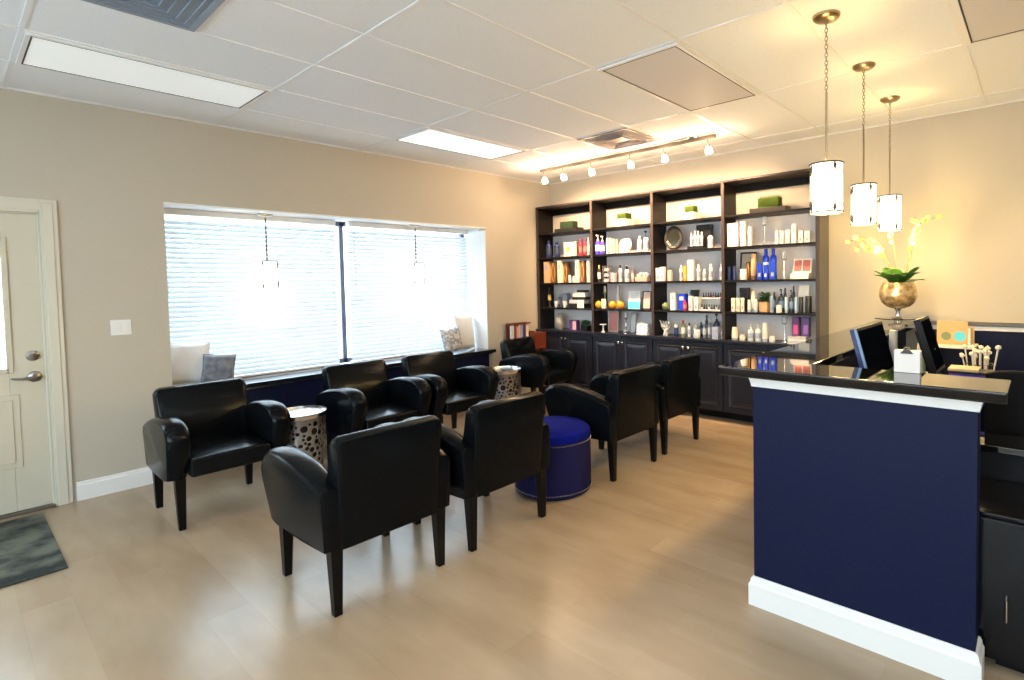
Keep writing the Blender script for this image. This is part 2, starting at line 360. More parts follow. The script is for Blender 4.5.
 ('gourd', 'B', 4, 5.34, 4.027, 0.107, 0.108, '', 'orange', 'middle orange gourd'),
 ('gourd', 'B', 4, 5.34, 3.909, 0.112, 0.109, '', 'orange', 'right orange gourd'),
 ('candle', 'B', 4, 5.44, 4.217, 0.096, 0.28, '', 'green', 'pale green candlestick behind gourds'),
 ('jar', 'B', 4, 5.34, 4.159, 0.079, 0.119, '', 'cream', 'small cream jar between gourds'),
 ('jar', 'B', 4, 5.46, 4.024, 0.07, 0.278, '', 'silver', 'tall silver canister behind gourds'),
 ('sign', 'B', 4, 5.38, 3.737, 0.196, 0.217, '', 'teal', 'white and turquoise card'),
 ('frame', 'B', 4, 5.38, 3.555, 0.14, 0.216, '', 'black,peach', 'small dark frame with peach picture'),
 ('ball', 'C', 4, 5.38, 3.296, 0.093, 0.136, '', 'green', 'mossy green ball'),
 ('box', 'C', 4, 5.38, 3.184, 0.078, 0.193, '', 'white', 'white box next to the green ball'),
 ('box', 'C', 4, 5.4, 3.08, 0.115, 0.181, '', 'bluewhite', 'blue and white box'),
 ('bottle', 'C', 4, 5.32, 3.01, 0.05, 0.117, '', 'red', 'small red bottle before blue box'),
 ('tube', 'C', 4, 5.48, 3.046, 0.035, 0.224, '', 'lightblue', 'pale blue tube behind the white boxes'),
 ('blackbox', 'C', 4, 5.5, 2.984, 0.075, 0.223, '', 'black', 'small black box behind the white boxes'),
 ('box', 'C', 4, 5.36, 2.955, 0.055, 0.16, '', 'white', 'white box, middle one'),
 ('box', 'C', 4, 5.36, 2.885, 0.061, 0.15, '', 'white', 'white box left of the rack'),
 ('rack', 'C', 4, 5.4, 2.721, 0.27, 0.203, '', 'clear', 'two-tier clear rack of nail bottles'),
 ('box', 'D', 4, 5.36, 2.458, 0.049, 0.141, '', 'cream', 'first of three cream boxes'),
 ('box', 'D', 4, 5.36, 2.405, 0.043, 0.142, '', 'cream', 'middle of three cream boxes'),
 ('box', 'D', 4, 5.36, 2.36, 0.038, 0.142, '', 'cream', 'last of three cream boxes'),
 ('blackbox', 'D', 4, 5.46, 2.379, 0.098, 0.243, 'box', 'black', 'square black box behind cream boxes'),
 ('tube', 'D', 4, 5.34, 2.28, 0.043, 0.123, '', 'white', 'short white tube, left one'),
 ('tube', 'D', 4, 5.38, 2.256, 0.048, 0.213, '', 'cream', 'taller cream tube between white tubes'),
 ('tube', 'D', 4, 5.34, 2.213, 0.042, 0.133, '', 'white', 'short white tube, right one'),
 ('plant', 'D', 4, 5.42, 2.153, 0.15, 0.243, '', 'tan', 'dark green plant in a tan pot'),
 ('tube', 'D', 4, 5.36, 2.055, 0.04, 0.164, '', 'steel', 'steel blue tube beside the plant'),
 ('bottle', 'D', 4, 5.5, 2.085, 0.036, 0.2, '', 'slate', 'slate bottle behind the steel blue tube'),
 ('bottle', 'D', 4, 5.5, 1.974, 0.035, 0.24, '', 'slate', 'middle slate bottle'),
 ('bottle', 'D', 4, 5.5, 1.89, 0.034, 0.259, '', 'slate', 'slate bottle overlapping the plain card'),
 ('jar', 'D', 4, 5.34, 1.978, 0.059, 0.076, '', 'white', 'low white jar'),
 ('pump', 'D', 4, 5.44, 1.992, 0.065, 0.231, '', 'slate', 'slate pump bottle nearest the white jar'),
 ('tube', 'D', 4, 5.36, 1.914, 0.034, 0.154, '', 'lightblue', 'pale blue tube, left one'),
 ('pump', 'D', 4, 5.4, 1.879, 0.053, 0.222, '', 'slate', 'slate pump bottle between pale tubes'),
 ('tube', 'D', 4, 5.36, 1.819, 0.033, 0.155, '', 'lightblue', 'pale blue tube, right one'),
 ('sign', 'D', 4, 5.46, 1.787, 0.114, 0.269, '', 'white', 'plain white card at the back'),
 ('jar', 'D', 4, 5.34, 1.767, 0.047, 0.156, '', 'black', 'black jar, left one'),
 ('jar', 'D', 4, 5.34, 1.697, 0.064, 0.166, '', 'black', 'black jar at the right end'),
 ('vase', 'A', 5, 5.4, 4.957, 0.174, 0.22, '', 'grey', 'round grey vase'),
 ('box', 'A', 5, 5.4, 4.705, 0.157, 0.133, '', 'purplepink', 'purple and pink box'),
 ('plant', 'A', 5, 5.4, 4.506, 0.169, 0.152, '', 'black', 'dark leafy plant in black pot'),
 ('stand', 'B', 5, 5.36, 4.192, 0.103, 0.102, '', 'white', 'small white cake stand'),
 ('frame', 'B', 5, 5.44, 4.094, 0.18, 0.263, '', 'grey,rose', 'grey frame with rose picture'),
 ('candle', 'B', 5, 5.38, 3.854, 0.089, 0.259, '', 'silver', 'slim silver candlestick'),
 ('frame', 'B', 5, 5.46, 3.811, 0.096, 0.243, '', 'grey,grey', 'narrow grey frame'),
 ('giftbag', 'B', 5, 5.36, 3.594, 0.191, 0.148, '', 'white', 'white patterned gift bag'),
 ('coral', 'C', 5, 5.38, 3.321, 0.133, 0.179, '', 'white', 'white twisted branch sculpture'),
 ('jar', 'C', 5, 5.38, 3.159, 0.059, 0.139, '', 'navywhite', 'navy jar with white top'),
 ('bottle', 'C', 5, 5.38, 3.069, 0.057, 0.187, '', 'greenred', 'green and red bottle'),
 ('bottle', 'C', 5, 5.38, 2.994, 0.044, 0.156, '', 'whiteblack', 'small white bottle with black cap'),
 ('pump', 'C', 5, 5.42, 2.947, 0.055, 0.166, '', 'white', 'white pump bottle behind a white jar'),
 ('jar', 'C', 5, 5.34, 2.875, 0.079, 0.087, '', 'white', 'low white jar'),
 ('bottle', 'C', 5, 5.38, 2.807, 0.048, 0.185, '', 'smoke', 'smoky bottle, left one'),
 ('bottle', 'C', 5, 5.38, 2.748, 0.047, 0.208, '', 'smoke', 'smoky bottle, middle one'),
 ('bottle', 'C', 5, 5.5, 2.91, 0.044, 0.162, '', 'slate', 'slate bottle behind the smoky bottles'),
 ('bottle', 'C', 5, 5.5, 2.841, 0.043, 0.242, '', 'slate', 'tall slate bottle between the smoky bottles'),
 ('box', 'C', 5, 5.34, 2.649, 0.087, 0.129, '', 'greybox', 'small grey box before the dark bottle'),
 ('pump', 'C', 5, 5.44, 2.692, 0.077, 0.282, '', 'slate', 'tall slate pump bottle'),
 ('bottle', 'C', 5, 5.36, 2.585, 0.04, 0.108, '', 'white', 'small white bottle at the right end'),
 ('tube', 'D', 5, 5.36, 2.45, 0.072, 0.135, '', 'cream', 'tall cream tube at the left end'),
 ('jar', 'D', 5, 5.36, 2.365, 0.065, 0.056, '', 'cream', 'low cream jar'),
 ('pump', 'D', 5, 5.36, 2.276, 0.069, 0.173, '', 'white', 'white pump bottle, left one'),
 ('pump', 'D', 5, 5.36, 2.197, 0.067, 0.176, '', 'white', 'white pump bottle, right one'),
 ('tube', 'D', 5, 5.36, 2.127, 0.061, 0.189, '', 'white', 'tall white tube beside pump bottles'),
 ('jar', 'D', 5, 5.36, 2.054, 0.065, 0.061, '', 'white', 'low white jar'),
 ('goblet', 'D', 5, 5.4, 1.944, 0.084, 0.272, '', 'glass', 'tall thin-stemmed glass'),
 ('box', 'D', 5, 5.42, 1.837, 0.086, 0.254, 'books', 'magenta', 'pink-printed box'),
 ('box', 'D', 5, 5.42, 1.742, 0.084, 0.256, 'books', 'purple', 'lilac-printed box'),
 ('books', 'D', 5, 5.36, 1.794, 0.189, 0.055, '', 'white', 'white book'),
]

# ================================================================== SETTING
X0, Y0 = -3.0, -3.4
struct('floor', B((X0, E + .1, Y0, W + .1, -.10, 0)), M['floor_planks'])
# window wall with door opening and bay opening
bm = bmesh.new()
t = .12
DX0, DX1, DZ = -0.46, 0.462, 2.06       # door opening
WX0, WX1, WZ0, WZ1 = 1.17, 4.42, .685, 2.20
bx(bm, X0, DX0, W, W + t, 0, H)
bx(bm, DX0, DX1, W, W + t, DZ, H)
bx(bm, DX1, WX0, W, W + t, 0, H)
bx(bm, WX0, WX1, W, W + t, WZ1, H)
bx(bm, WX1, E + .1, W, W + t, 0, H)
struct('wall_left', bm, M['wall_paint'])
struct('wall_back', B((E, E + .1, Y0, W + t, 0, H)), M['wall_paint'])
struct('wall_right', B((X0, E, Y0 - .1, Y0, 0, H)), M['wall_paint'])
struct('wall_front', B((X0 - .1, X0, Y0 - .1, -2.4, 0, H), (X0 - .1, X0, 4.0, W + t, 0, H), (X0 - .1, X0, -2.4, 4.0, 0, .95), (X0 - .1, X0, -2.4, 4.0, 2.45, H)), M['wall_paint'])
w2 = empty('fill_window', kind='structure')  # window added out of view so daylight brightens the ceiling
bm = bmesh.new()
for y in (-2.4, -.8, .8, 2.4, 3.95): bx(bm, X0 - .08, X0 - .02, y, y + .05, .95, 2.45)
bx(bm, X0 - .08, X0 - .02, -2.4, 4.0, .95, 1.0); bx(bm, X0 - .08, X0 - .02, -2.4, 4.0, 2.40, 2.45)
struct('window_frame', bm, M['white_paint'], w2)
struct('pane', B((X0 - .055, X0 - .05, -2.4, 4.0, .98, 2.42)), M['pane'], w2)
# the bay behind the opening
bm = bmesh.new(); BY = 5.78
bx(bm, WX1, WX1 + .1, W + t, BY + .12, 0, WZ1 + .1)
bx(bm, WX0 - .1, WX0, W + t, BY + .12, 0, WZ1 + .1)
bx(bm, WX0 - .1, WX1 + .1, W + t, BY + .12, WZ1, WZ1 + .1)
bx(bm, WX0, WX1, BY, BY + .12, 0, WZ0 - .03)
struct('wall_bay', bm, M['bay_paint'])
# white reveal round the opening
bm = B((WX0, WX1, W - .012, W + t, WZ1 - .010, WZ1 + .004), (WX1 - .006, WX1 + .008, W - .004, W + t, WZ0, WZ1 - .03))
struct('trim_1', bm, M['bay_paint'], bevel=.003)
# window in the bay
wr = empty('window_1', kind='structure')
mulx = 2.80
bm = bmesh.new()
y0, y1 = BY - .06, BY
for x0, x1, z0, z1 in ((WX0, WX0 + .05, WZ0, WZ1), (WX1 - .05, WX1, WZ0, WZ1), (mulx - .024, mulx + .024, WZ0, WZ1), (WX0, WX1, WZ1 - .05, WZ1), (WX0, WX1, WZ0, WZ0 + .05)):
    bx(bm, x0, x1, y0, y1, z0, z1)
struct('window_frame', bm, mat('frame_dark', (0.10, 0.11, 0.16), 0.4), wr, bevel=.003)
struct('pane', B((WX0 + .05, mulx - .035, BY - .035, BY - .029, WZ0 + .05, WZ1 - .05)), M['pane'], wr)
struct('pane', B((mulx + .035, WX1 - .05, BY - .035, BY - .029, WZ0 + .05, WZ1 - .05)), M['pane'], wr)

# ceiling + grid
struct('ceiling', B((X0, E, Y0, W, H, H + .08)), M['ceiling_tile'])
bm = bmesh.new()
xs = [GX + TX * i for i in range(-3, 5)]; ys = [GY + TY * j for j in range(-9, 7)]
hw = .012
for x in xs:
    if X0 < x < E: bx(bm, x - hw, x + hw, Y0, W, H - .004, H + .002)
for y in ys:
    if Y0 < y < W: bx(bm, X0, E, y - hw, y + hw, H - .0045, H + .001)
struct('trim_2', bm, M['grid_white'])
bm = B((X0, E, W - .022, W, H - .006, H), (E - .022, E, Y0, W, H - .006, H))
struct('trim_3', bm, M['grid_white'])

# baseboards
def skirting(bm, axis, a0, a1, face, d, h=.135):
    """board running along axis from a0 to a1 against the plane `face`, sticking out in direction d"""
    prof = [(0, 0), (.016, 0), (.016, h * .80), (.011, h * .86), (.009, h * .97), (.004, h), (0, h)]
    pts = [(face + d * p, z) for p, z in prof]
    prism(bm, pts, axis, a0, a1)
bm = bmesh.new(); skirting(bm, 0, .575, WX0, W, -1); skirting(bm, 0, WX1, 5.3, W, -1); skirting(bm, 0, X0, DX0 - .12, W, -1)
struct('baseboard_left', bm, M['white_paint'])
bm = bmesh.new(); skirting(bm, 1, Y0, .79, E, -1)
struct('baseboard_back', bm, M['white_paint'])

# navy half wall with cap on the back wall, right of the counter
bm = B((E - .02, E, -1.9, .80, .135, 1.045))
struct('wall_wainscot', bm, M['navy_paint'])
struct('trim_4', B((E - .034, E, -1.9, .80, 1.045, 1.085)), M['white_paint'], bevel=.003)
struct('trim_5', B((E - .06, E, -1.9, .80, 1.085, 1.115)), M['dark_metal'], bevel=.004)

# door
dr = empty('door_1', (DX0, W, 0), kind='structure')
dw = DX1 - DX0
bm = bmesh.new()
ty = .014
gx0, gx1, gz0, gz1 = .13, dw - .185, .99, 1.87       # glass opening
bx(bm, .012, gx0, ty, ty + .045, .02, DZ - .01); bx(bm, gx1, dw - .008, ty, ty + .045, .02, DZ - .01)
bx(bm, gx0, gx1, ty, ty + .045, gz1, DZ - .01); bx(bm, gx0, gx1, ty, ty + .045, .02, gz0)
# raised panels below the glass
for px0, px1 in ((.14, .43), (.49, dw - .145)):
    bx(bm, px0, px1, ty - .006, ty, .32, .82)
    bx(bm, px0 + .035, px1 - .035, ty - .012, ty - .006, .355, .785)
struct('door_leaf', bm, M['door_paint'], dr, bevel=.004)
bm = bmesh.new()
for a in ((gx0 - .02, gx0 + .012, gz0 - .02, gz1 + .02), (gx1 - .012, gx1 + .02, gz0 - .02, gz1 + .02), (gx0, gx1, gz1 - .012, gz1 + .02), (gx0, gx1, gz0 - .02, gz0 + .012)):
    bx(bm, a[0], a[1], ty - .010, ty + .004, a[2], a[3])
struct('glass_frame', bm, M['door_paint'], dr, bevel=.003)
struct('pane', B((gx0, gx1, ty + .02, ty + .026, gz0, gz1)), M['pane'], dr)
bm = bmesh.new()
for z in [gz0 + .02 + .026 * i for i in range(33)]:
    prism(bm, [(ty + .050, z - .006), (ty + .052, z - .006), (ty + .066, z + .014), (ty + .064, z + .014)], 0, gx0 + .01, gx1 - .01)
struct('door_blind', bm, M['slat'], dr)
hd = L([(0, 0), (.034, 0), (.036, .004), (.034, .012), (.02, .016), (0, .016)], 28)
dxp = dw - .070
o = struct('deadbolt', hd, M['satin_nickel'], dr, smooth=True, loc=(dxp, ty, 1.075), rot=(PI / 2, 0, 0))
struct('thumb_turn', B((-.005, .005, -.016, .016, .014, .03)), M['satin_nickel'], o, bevel=.002)
hd = L([(0, 0), (.036, 0), (.038, .005), (.034, .014), (.016, .02), (.013, .045), (0, .045)], 28)
o = struct('door_handle', hd, M['satin_nickel'], dr, smooth=True, loc=(dxp + .004, ty, .93), rot=(PI / 2, 0, 0))
bm = tube(bmesh.new(), [(.012, 0, .045), (-.02, -.002, .05), (-.06, -.006, .05), (-.095, -.002, .047), (-.115, .004, .045)], [.010, .011, .009, .008, .006], 10)
struct('lever', bm, M['satin_nickel'], o, smooth=True)
# door casing and jamb
bm = bmesh.new()
def casing(bm, x0, x1, z0, z1):
    bx(bm, x0, x1, W - .016, W, z0, z1)
bx(bm, DX1, DX1 + .092, W - .016, W, 0, DZ + .095); bx(bm, DX1 + .016, DX1 + .068, W - .022, W - .016, 0, DZ + .07)
bx(bm, DX0 - .105, DX0, W - .016, W, 0, DZ + .095)
bx(bm, DX0, DX1, W - .016, W, DZ, DZ + .095); bx(bm, DX0 + .0, DX1 + .016, W - .022, W - .016, DZ + .018, DZ + .07)
bx(bm, DX1 - .012, DX1, W, W + t, 0, DZ); bx(bm, DX0, DX0 + .012, W, W + t, 0, DZ); bx(bm, DX0, DX1, W, W + t, DZ - .010, DZ)
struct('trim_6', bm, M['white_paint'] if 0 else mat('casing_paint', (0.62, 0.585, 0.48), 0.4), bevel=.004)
struct('trim_7', B((DX0, DX1, W - .03, W + .10, 0, .018)), M['threshold'], bevel=.003)

# outdoors
struct('ground', B((-40, 30, W + .6, 60, -.25, -.15), (-40, X0 - .3, -40, W + .6, -.25, -.15)), M['pavement'])

# ================================================================== WINDOW BAY
# window seat
ws = empty('window_bench', (2.795, W, 0), 0, 'long navy window bench with glossy black top under the wide window', 'bench')
obj('front_panel', B((-1.625, 1.625, -.02, .005, 0, .64)), M['navy_paint'], ws)
obj('seat_board', B((-1.624, 1.70, -.07, -.022, .645, .685), (-1.624, 1.624, -.022, .40, .645, .685)), M['bench_top'], ws, bevel=.004)
obj('edge_strip', B((-1.62, 1.66, -.045, -.021, .632, .644)), M['silver'], ws, label='thin pale metal edge strip')

def blind(x0, x1, label):
    r = empty('window_blind', ((x0 + x1) / 2, BY - .13, WZ0), 0, label, 'blind', 'horizontal blinds in the window')
    w = (x1 - x0) / 2; h = WZ1 - WZ0
    bm = bmesh.new(); pitch = .042; z = .055; n = 0; a = math.radians(52); hw_ = .025
    while z < h - .075:
        dy, dz = hw_ * math.cos(a), hw_ * math.sin(a)
        # room edge low, window edge high, slightly crowned
        c = [(-dy, -dz), (0 - .002, .003), (dy, dz), (dy + .001, dz - .002), (0, 0), (-dy + .001, -dz - .002)]
        prism(bm, [(p, z + q) for p, q in c], 0, -w, w); z += pitch
    obj('slats', bm, M['slat'], r)
    obj('headrail', B((-w, w, -.03, .03, h - .055, h - .002)), M['white_paint'], r, bevel=.003)
    obj('bottom_rail', B((-w, w, -.026, .026, .004, .022)), M['white_paint'], r, bevel=.003)
    bm = bmesh.new()
    for f in (-.72, 0, .72): tube(bm, [(w * f, -.028, .02), (w * f, -.028, h - .05)], .0012, 5)
    obj('ladder_cord', bm, M['white_paint'], r)
    obj('tilt_wand', tube(bmesh.new(), [(-w + .05, -.045, h - .05), (-w + .055, -.05, h - .75)], .004, 6), M['clear'], r)
    return r
blind(WX0 + .015, mulx - .105, 'wide white slatted blind filling the window left of the dark upright')
blind(mulx + .03, WX1 - .015, 'narrower white slatted blind right of the dark upright')

def pillow(name, loc, w, h, rot, m, label, d=.11):
    n = 14; bm = bmesh.new(); top = {}; bot = {}
    for i in range(n + 1):
        for j in range(n + 1):
            u, v = -1 + 2 * i / n, -1 + 2 * j / n
            e = max(0, (1 - abs(u) ** 2.6)) * max(0, (1 - abs(v) ** 2.6))
            th = d / 2 * e ** .42 + .003
            k = 1 - .07 * (1 - abs(v)) ** .8 * abs(u) ** 3; k2 = 1 - .07 * (1 - abs(u)) ** .8 * abs(v) ** 3
            x, z = u * w / 2 * k, v * h / 2 * k2
            wr_ = .006 * noise.noise(Vector((u * 2.5 + loc[0], v * 2.5, 1)))
            top[i, j] = bm.verts.new((x, -th + wr_, z)); bot[i, j] = bm.verts.new((x, th + wr_, z))
    for i in range(n):
        for j in range(n):
            bm.faces.new((top[i, j], top[i + 1, j], top[i + 1, j + 1], top[i, j + 1]))
            bm.faces.new((bot[i, j], bot[i, j + 1], bot[i + 1, j + 1], bot[i + 1, j]))
    for i in range(n):
        for (a, b) in (((i, 0), (i + 1, 0)), ((i + 1, n), (i, n)), ((0, i + 1), (0, i)), ((n, i), (n, i + 1))):
            bm.faces.new((top[a], bot[a], bot[b], top[b]))
    r = empty(name, loc, rot[2], label, 'pillow')
    obj('cushion', bm, m, r, loc=(0, 0, h / 2), rot=(rot[0], rot[1], 0), smooth=False, sub=1)
    edge = [(-w / 2 * s, 0, z) for s, z in ()]
    pts = []
    for k in range(48):
        a = 2 * PI * k / 48; cx, cz = math.cos(a), math.sin(a); q = max(abs(cx), abs(cz)); u, v = cx / q, cz / q
        k1 = 1 - .07 * (1 - abs(v)) ** .8 * abs(u) ** 3; k2 = 1 - .07 * (1 - abs(u)) ** .8 * abs(v) ** 3
        pts.append((u * w / 2 * k1, 0, v * h / 2 * k2))
    obj('piping', tube(bmesh.new(), pts, .005, 6, True), m, r, loc=(0, 0, h / 2), rot=(rot[0], rot[1], 0), smooth=True)
pillow('throw_pillow', (1.335, 5.54, .699), .31, .36, (-.22, .05, -.25), M['pillow_white'], 'white ruffled throw pillow at the left end of the window bench')
pillow('throw_pillow', (1.515, 5.375, .699), .235, .25, (-.28, .10, -.35), M['pillow_grey'], 'dark grey throw pillow in front of the left white pillow')
pillow('throw_pillow', (4.225, 5.50, .699), .36, .42, (-.12, .04, .30), M['pillow_white'], 'large white throw pillow against the right side of the window bay')
pillow('throw_pillow', (3.93, 5.37, .699), .29, .29, (-.24, -.05, .12), M['pillow_pattern'], 'smaller grey patterned pillow at the right end of the window bench')

# ================================================================== CEILING LIGHTS AND VENTS
def troffer(i, j, lens, label, group=None):
    x0, y0 = GX + TX * i + .014, GY + TY * j + .014; w, d = TX - .028, TY - .028
    r = empty('ceiling_light', (x0 + w / 2, y0 + d / 2, H), 0, label, 'ceiling light', group)
    a, b = w / 2, d / 2; z0, z1 = -.014, -.001
    obj('frame', B((-a, a, -b, -b + .022, z0, z1), (-a, a, b - .022, b, z0, z1), (-a, -a + .022, -b + .022, b - .022, z0, z1), (a - .022, a, -b + .022, b - .022, z0, z1)), M['grid_white'], r, bevel=.002)
    q = .0225
    obj('gap_shade', B((-a + q, a - q, -b + q, -b + q + .007, -.0135, -.002), (-a + q, a - q, b - q - .007, b - q, -.0135, -.002), (-a + q, -a + q + .007, -b + q + .007, b - q - .007, -.0135, -.002), (a - q - .007, a - q, -b + q + .007, b - q - .007, -.0135, -.002)), M['gap_dark'], r)  # dark strip painted in as the shaded gap round the diffuser
    obj('diffuser', B((-a + .030, a - .030, -b + .030, b - .030, -.011, -.002)), lens, r)
    return r
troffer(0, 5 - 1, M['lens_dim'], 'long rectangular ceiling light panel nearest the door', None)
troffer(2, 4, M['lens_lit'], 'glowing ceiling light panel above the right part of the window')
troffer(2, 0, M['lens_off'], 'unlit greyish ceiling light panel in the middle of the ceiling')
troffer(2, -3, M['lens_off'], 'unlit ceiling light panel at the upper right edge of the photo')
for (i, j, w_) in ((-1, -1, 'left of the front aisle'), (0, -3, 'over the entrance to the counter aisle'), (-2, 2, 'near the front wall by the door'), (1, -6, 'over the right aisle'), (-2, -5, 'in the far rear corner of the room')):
    troffer(i, j, M['lens_fill'], 'added unseen ceiling fill panel ' + w_)  # panels added out of view to fill the room with light
def vent(x0, y0, s, m, label):
    r = empty('ceiling_vent', (x0 + s / 2, y0 + s / 2, H), 0, label, 'vent')
    a = s / 2
    obj('frame', B((-a, a, -a, -a + .03, -.012, -.001), (-a, a, a - .03, a, -.012, -.001), (-a, -a + .03, -a + .03, a - .03, -.012, -.001), (a - .03, a, -a + .03, a - .03, -.012, -.001)), m, r, bevel=.002)
    bm = bmesh.new()
    for k in range(1, 5):
        q = a - .03 - k * .045; zt = -.002 - .0015 * k
        bx(bm, -q - .018, q + .018, -q - .018, -q - .014, zt - .010, -.0015); bx(bm, -q - .018, q + .018, q + .014, q + .018, zt - .010, -.0015)
        bx(bm, -q - .018, -q - .014, -q - .014, q + .014, zt - .010, -.0015); bx(bm, q + .014, q + .018, -q - .014, q + .014, zt - .010, -.0015)
    obj('louvers', bm, m, r)
    obj('plate', B((-a + .03, a - .03, -a + .03, a - .03, -.0055, -.001)), m, r)
vent(GX + .01, GY + TY * 2 + .014, TY - .028, M['vent_metal'], 'blue-grey square air vent at the top left of the ceiling')
vent(GX + 3 * TX + .014, GY + TY * 2 + .014, TY - .028, M['vent_grey'], 'greyish square air vent beside the track light')

# track light
TXx = 4.72
tk = empty('track_light', (TXx, 3.46, H), 0, 'brushed nickel track light with six glowing heads above the shelves', 'track light')
obj('rail', B((-.02, .02, -1.13, 1.14, -.052, -.022)), M['track_metal'], tk, bevel=.004)
bm = bmesh.new()
for y in (-1.0, 0, 1.0): bx(bm, -.012, .012, y - .02, y + .02, -.024, 0)
obj('mounting_clip', bm, M['nickel'], tk)
obj('canopy', L([(0, -.024), (.055, -.024), (.06, -.018), (.06, 0), (0, 0)], 24, cy=-.9), M['nickel'], tk, smooth=True)
hy = [4.553, 4.248, 3.83, 3.303, 2.891, 2.411]
for k, y in enumerate(hy):
    y -= 3.46
    hd = obj('lamp_head', L([(.006, -.105), (.006, -.045), (.010, -.042), (.010, -.040)][::-1], 12), M['nickel'], tk, loc=(0, y, 0), smooth=True)
    tilt = (0, math.radians(-22), 0)
    obj('socket', L([(0, .012), (.016, .012), (.020, 0), (.020, -.022), (0, -.022)], 18), M['nickel'], hd, loc=(0, 0, -.108), rot=tilt, smooth=True)
    obj('glass_shade', L([(.021, 0), (.030, -.02), (.033, -.055), (.031, -.060), (.025, -.03)], 22), M['bulb'], hd, loc=(.008, 0, -.128), rot=tilt, smooth=True)
    sp = bpy.data.lights.new('track_spot', 'SPOT'); sp.energy = 56; sp.color = (1.0, 0.65, 0.38); sp.spot_size = math.radians(110); sp.spot_blend = .8; sp.shadow_soft_size = .035
    so = bpy.data.objects.new('track_spot', sp); COL.objects.link(so); so.location = (TXx + .04, y + 3.46, H - .215)
    so.rotation_euler = (Vector((.70, 0, -.70)).to_track_quat('-Z', 'Y')).to_euler()
    pl = bpy.data.lights.new('track_glow', 'POINT'); pl.energy = 5.5; pl.color = (1.0, 0.66, 0.40); pl.shadow_soft_size = .04
    po = bpy.data.objects.new('track_glow', pl); COL.objects.link(po); po.location = (TXx - .05, y + 3.46, H - .17)

# pendants
def pendant(loc, drop, shade_h, rad, label, shade, group, energy, col):
    r = empty('pendant_light', loc, 0, label, 'pendant light', group)
    obj('canopy', L([(0, -.028), (.02, -.028), (.055, -.022), (.066, -.012), (.068, 0), (0, 0)], 28), M['bronze'], r, smooth=True)
    zt = -drop
    zc = zt * (.52 if drop > .5 else .12)
    bm = bmesh.new(); z = -.02; k = 0
    while z > zc:
        a = 0 if k % 2 else PI / 2; ca, sa = math.cos(a), math.sin(a)
        tube(bm, [(.007 * math.cos(q) * ca, .007 * math.cos(q) * sa, z - .014 + .014 * math.sin(q)) for q in [2 * PI * i / 10 for i in range(10)]], .0022, 5, True)
        z -= .021; k += 1
    obj('chain', bm, M['bronze'], r, smooth=True)
    obj('rod', tube(bmesh.new(), [(0, 0, zc + .005), (0, 0, zt - .01)], .0055 if drop > .5 else .007, 8), M['bronze'] if drop > .5 else M['dark_metal'], r, smooth=True)
    prof = [(rad - .004, -shade_h + .004), (rad, -shade_h + .004), (rad, -.004), (rad - .004, -.004), (rad - .004, -shade_h + .004)]
    bm = bmesh.new(); n = 36; rg = []
    for rr_, zz in prof[:4]: rg.append([bm.verts.new((rr_ * math.cos(2 * PI * i / n), rr_ * math.sin(2 * PI * i / n), zt + zz)) for i in range(n)])
    for q in range(4):
        A, C = rg[q], rg[(q + 1) % 4]
        for i in range(n): bm.faces.new((A[i], A[(i + 1) % n], C[(i + 1) % n], C[i]))
    obj('lamp_shade', bm, shade, r, smooth=True)
    bm = bmesh.new()
    ring = lambda R, z: [(R * math.cos(2 * PI * i / 36), R * math.sin(2 * PI * i / 36), z) for i in range(36)]
    tube(bm, ring(rad + .003, zt - .004), .0045, 6, True); tube(bm, ring(rad + .003, zt - shade_h + .004), .0045, 6, True)
    for k in range(4):
        a = PI / 4 + k * PI / 2
        R = rad + .004
        tube(bm, [(R * math.cos(a), R * math.sin(a), zt), (R * math.cos(a), R * math.sin(a), zt - shade_h)], .0028, 5)
        for s in (-.34, -.16, .16, .34):   # twig-like wires fanning from both rings
            tube(bm, [(R * math.cos(a), R * math.sin(a), zt - .008), (R * math.cos(a + s), R * math.sin(a + s), zt - .008 - .07 + abs(s) * .08)], .0024, 4)
            tube(bm, [(R * math.cos(a), R * math.sin(a), zt - shade_h + .008), (R * math.cos(a + s), R * math.sin(a + s), zt - shade_h + .008 + .07 - abs(s) * .08)], .0024, 4)
    for k in range(2):
        a = k * PI / 2; tube(bm, [(rad * math.cos(a), rad * math.sin(a), zt - .006), (-rad * math.cos(a), -rad * math.sin(a), zt - .006)], .002, 5)
    obj('wire_frame', bm, M['dark_metal'], r)
    bm = L([(0, 0), (.018, -.02), (.028, -.055), (.02, -.08), (0, -.09)], 16, cz=zt - .05)
    obj('bulb', bm, M['bulb'], r, smooth=True)
    if energy:
        pl = bpy.data.lights.new('pendant_glow', 'POINT'); pl.energy = energy; pl.color = col; pl.shadow_soft_size = .05
        po = bpy.data.objects.new('pendant_glow', pl); COL.objects.link(po); po.location = (loc[0], loc[1], loc[2] + zt - shade_h - .04)
        p2 = bpy.data.lights.new('pendant_uplight', 'POINT'); p2.energy = energy * .16; p2.color = col; p2.shadow_soft_size = .04
        po = bpy.data.objects.new('pendant_uplight', p2); COL.objects.link(po); po.location = (loc[0], loc[1], loc[2] + zt + .03)
    return r
WARM = (1.0, 0.66, 0.23)
g = 'pendants over the reception counter'
pendant((3.06, .880, H), .765, .262, .079, 'nearest of the three glass pendants over the reception counter', M['shade'], g, 26, WARM)
pendant((3.94, .903, H), .765, .262, .073, 'middle of the three glass pendants over the reception counter', M['shade'], g, 26, WARM)
pendant((4.80, .916, H), .745, .270, .079, 'farthest of the three pendants, right above the gold vase', M['shade'], g, 26, WARM)
g = 'small pendants in the window bay'
pendant((1.98, 5.50, WZ1), .44, .255, .086, 'small lit pendant hanging before the left blind', M['shade_day'], g, .5, (1, .85, .65))
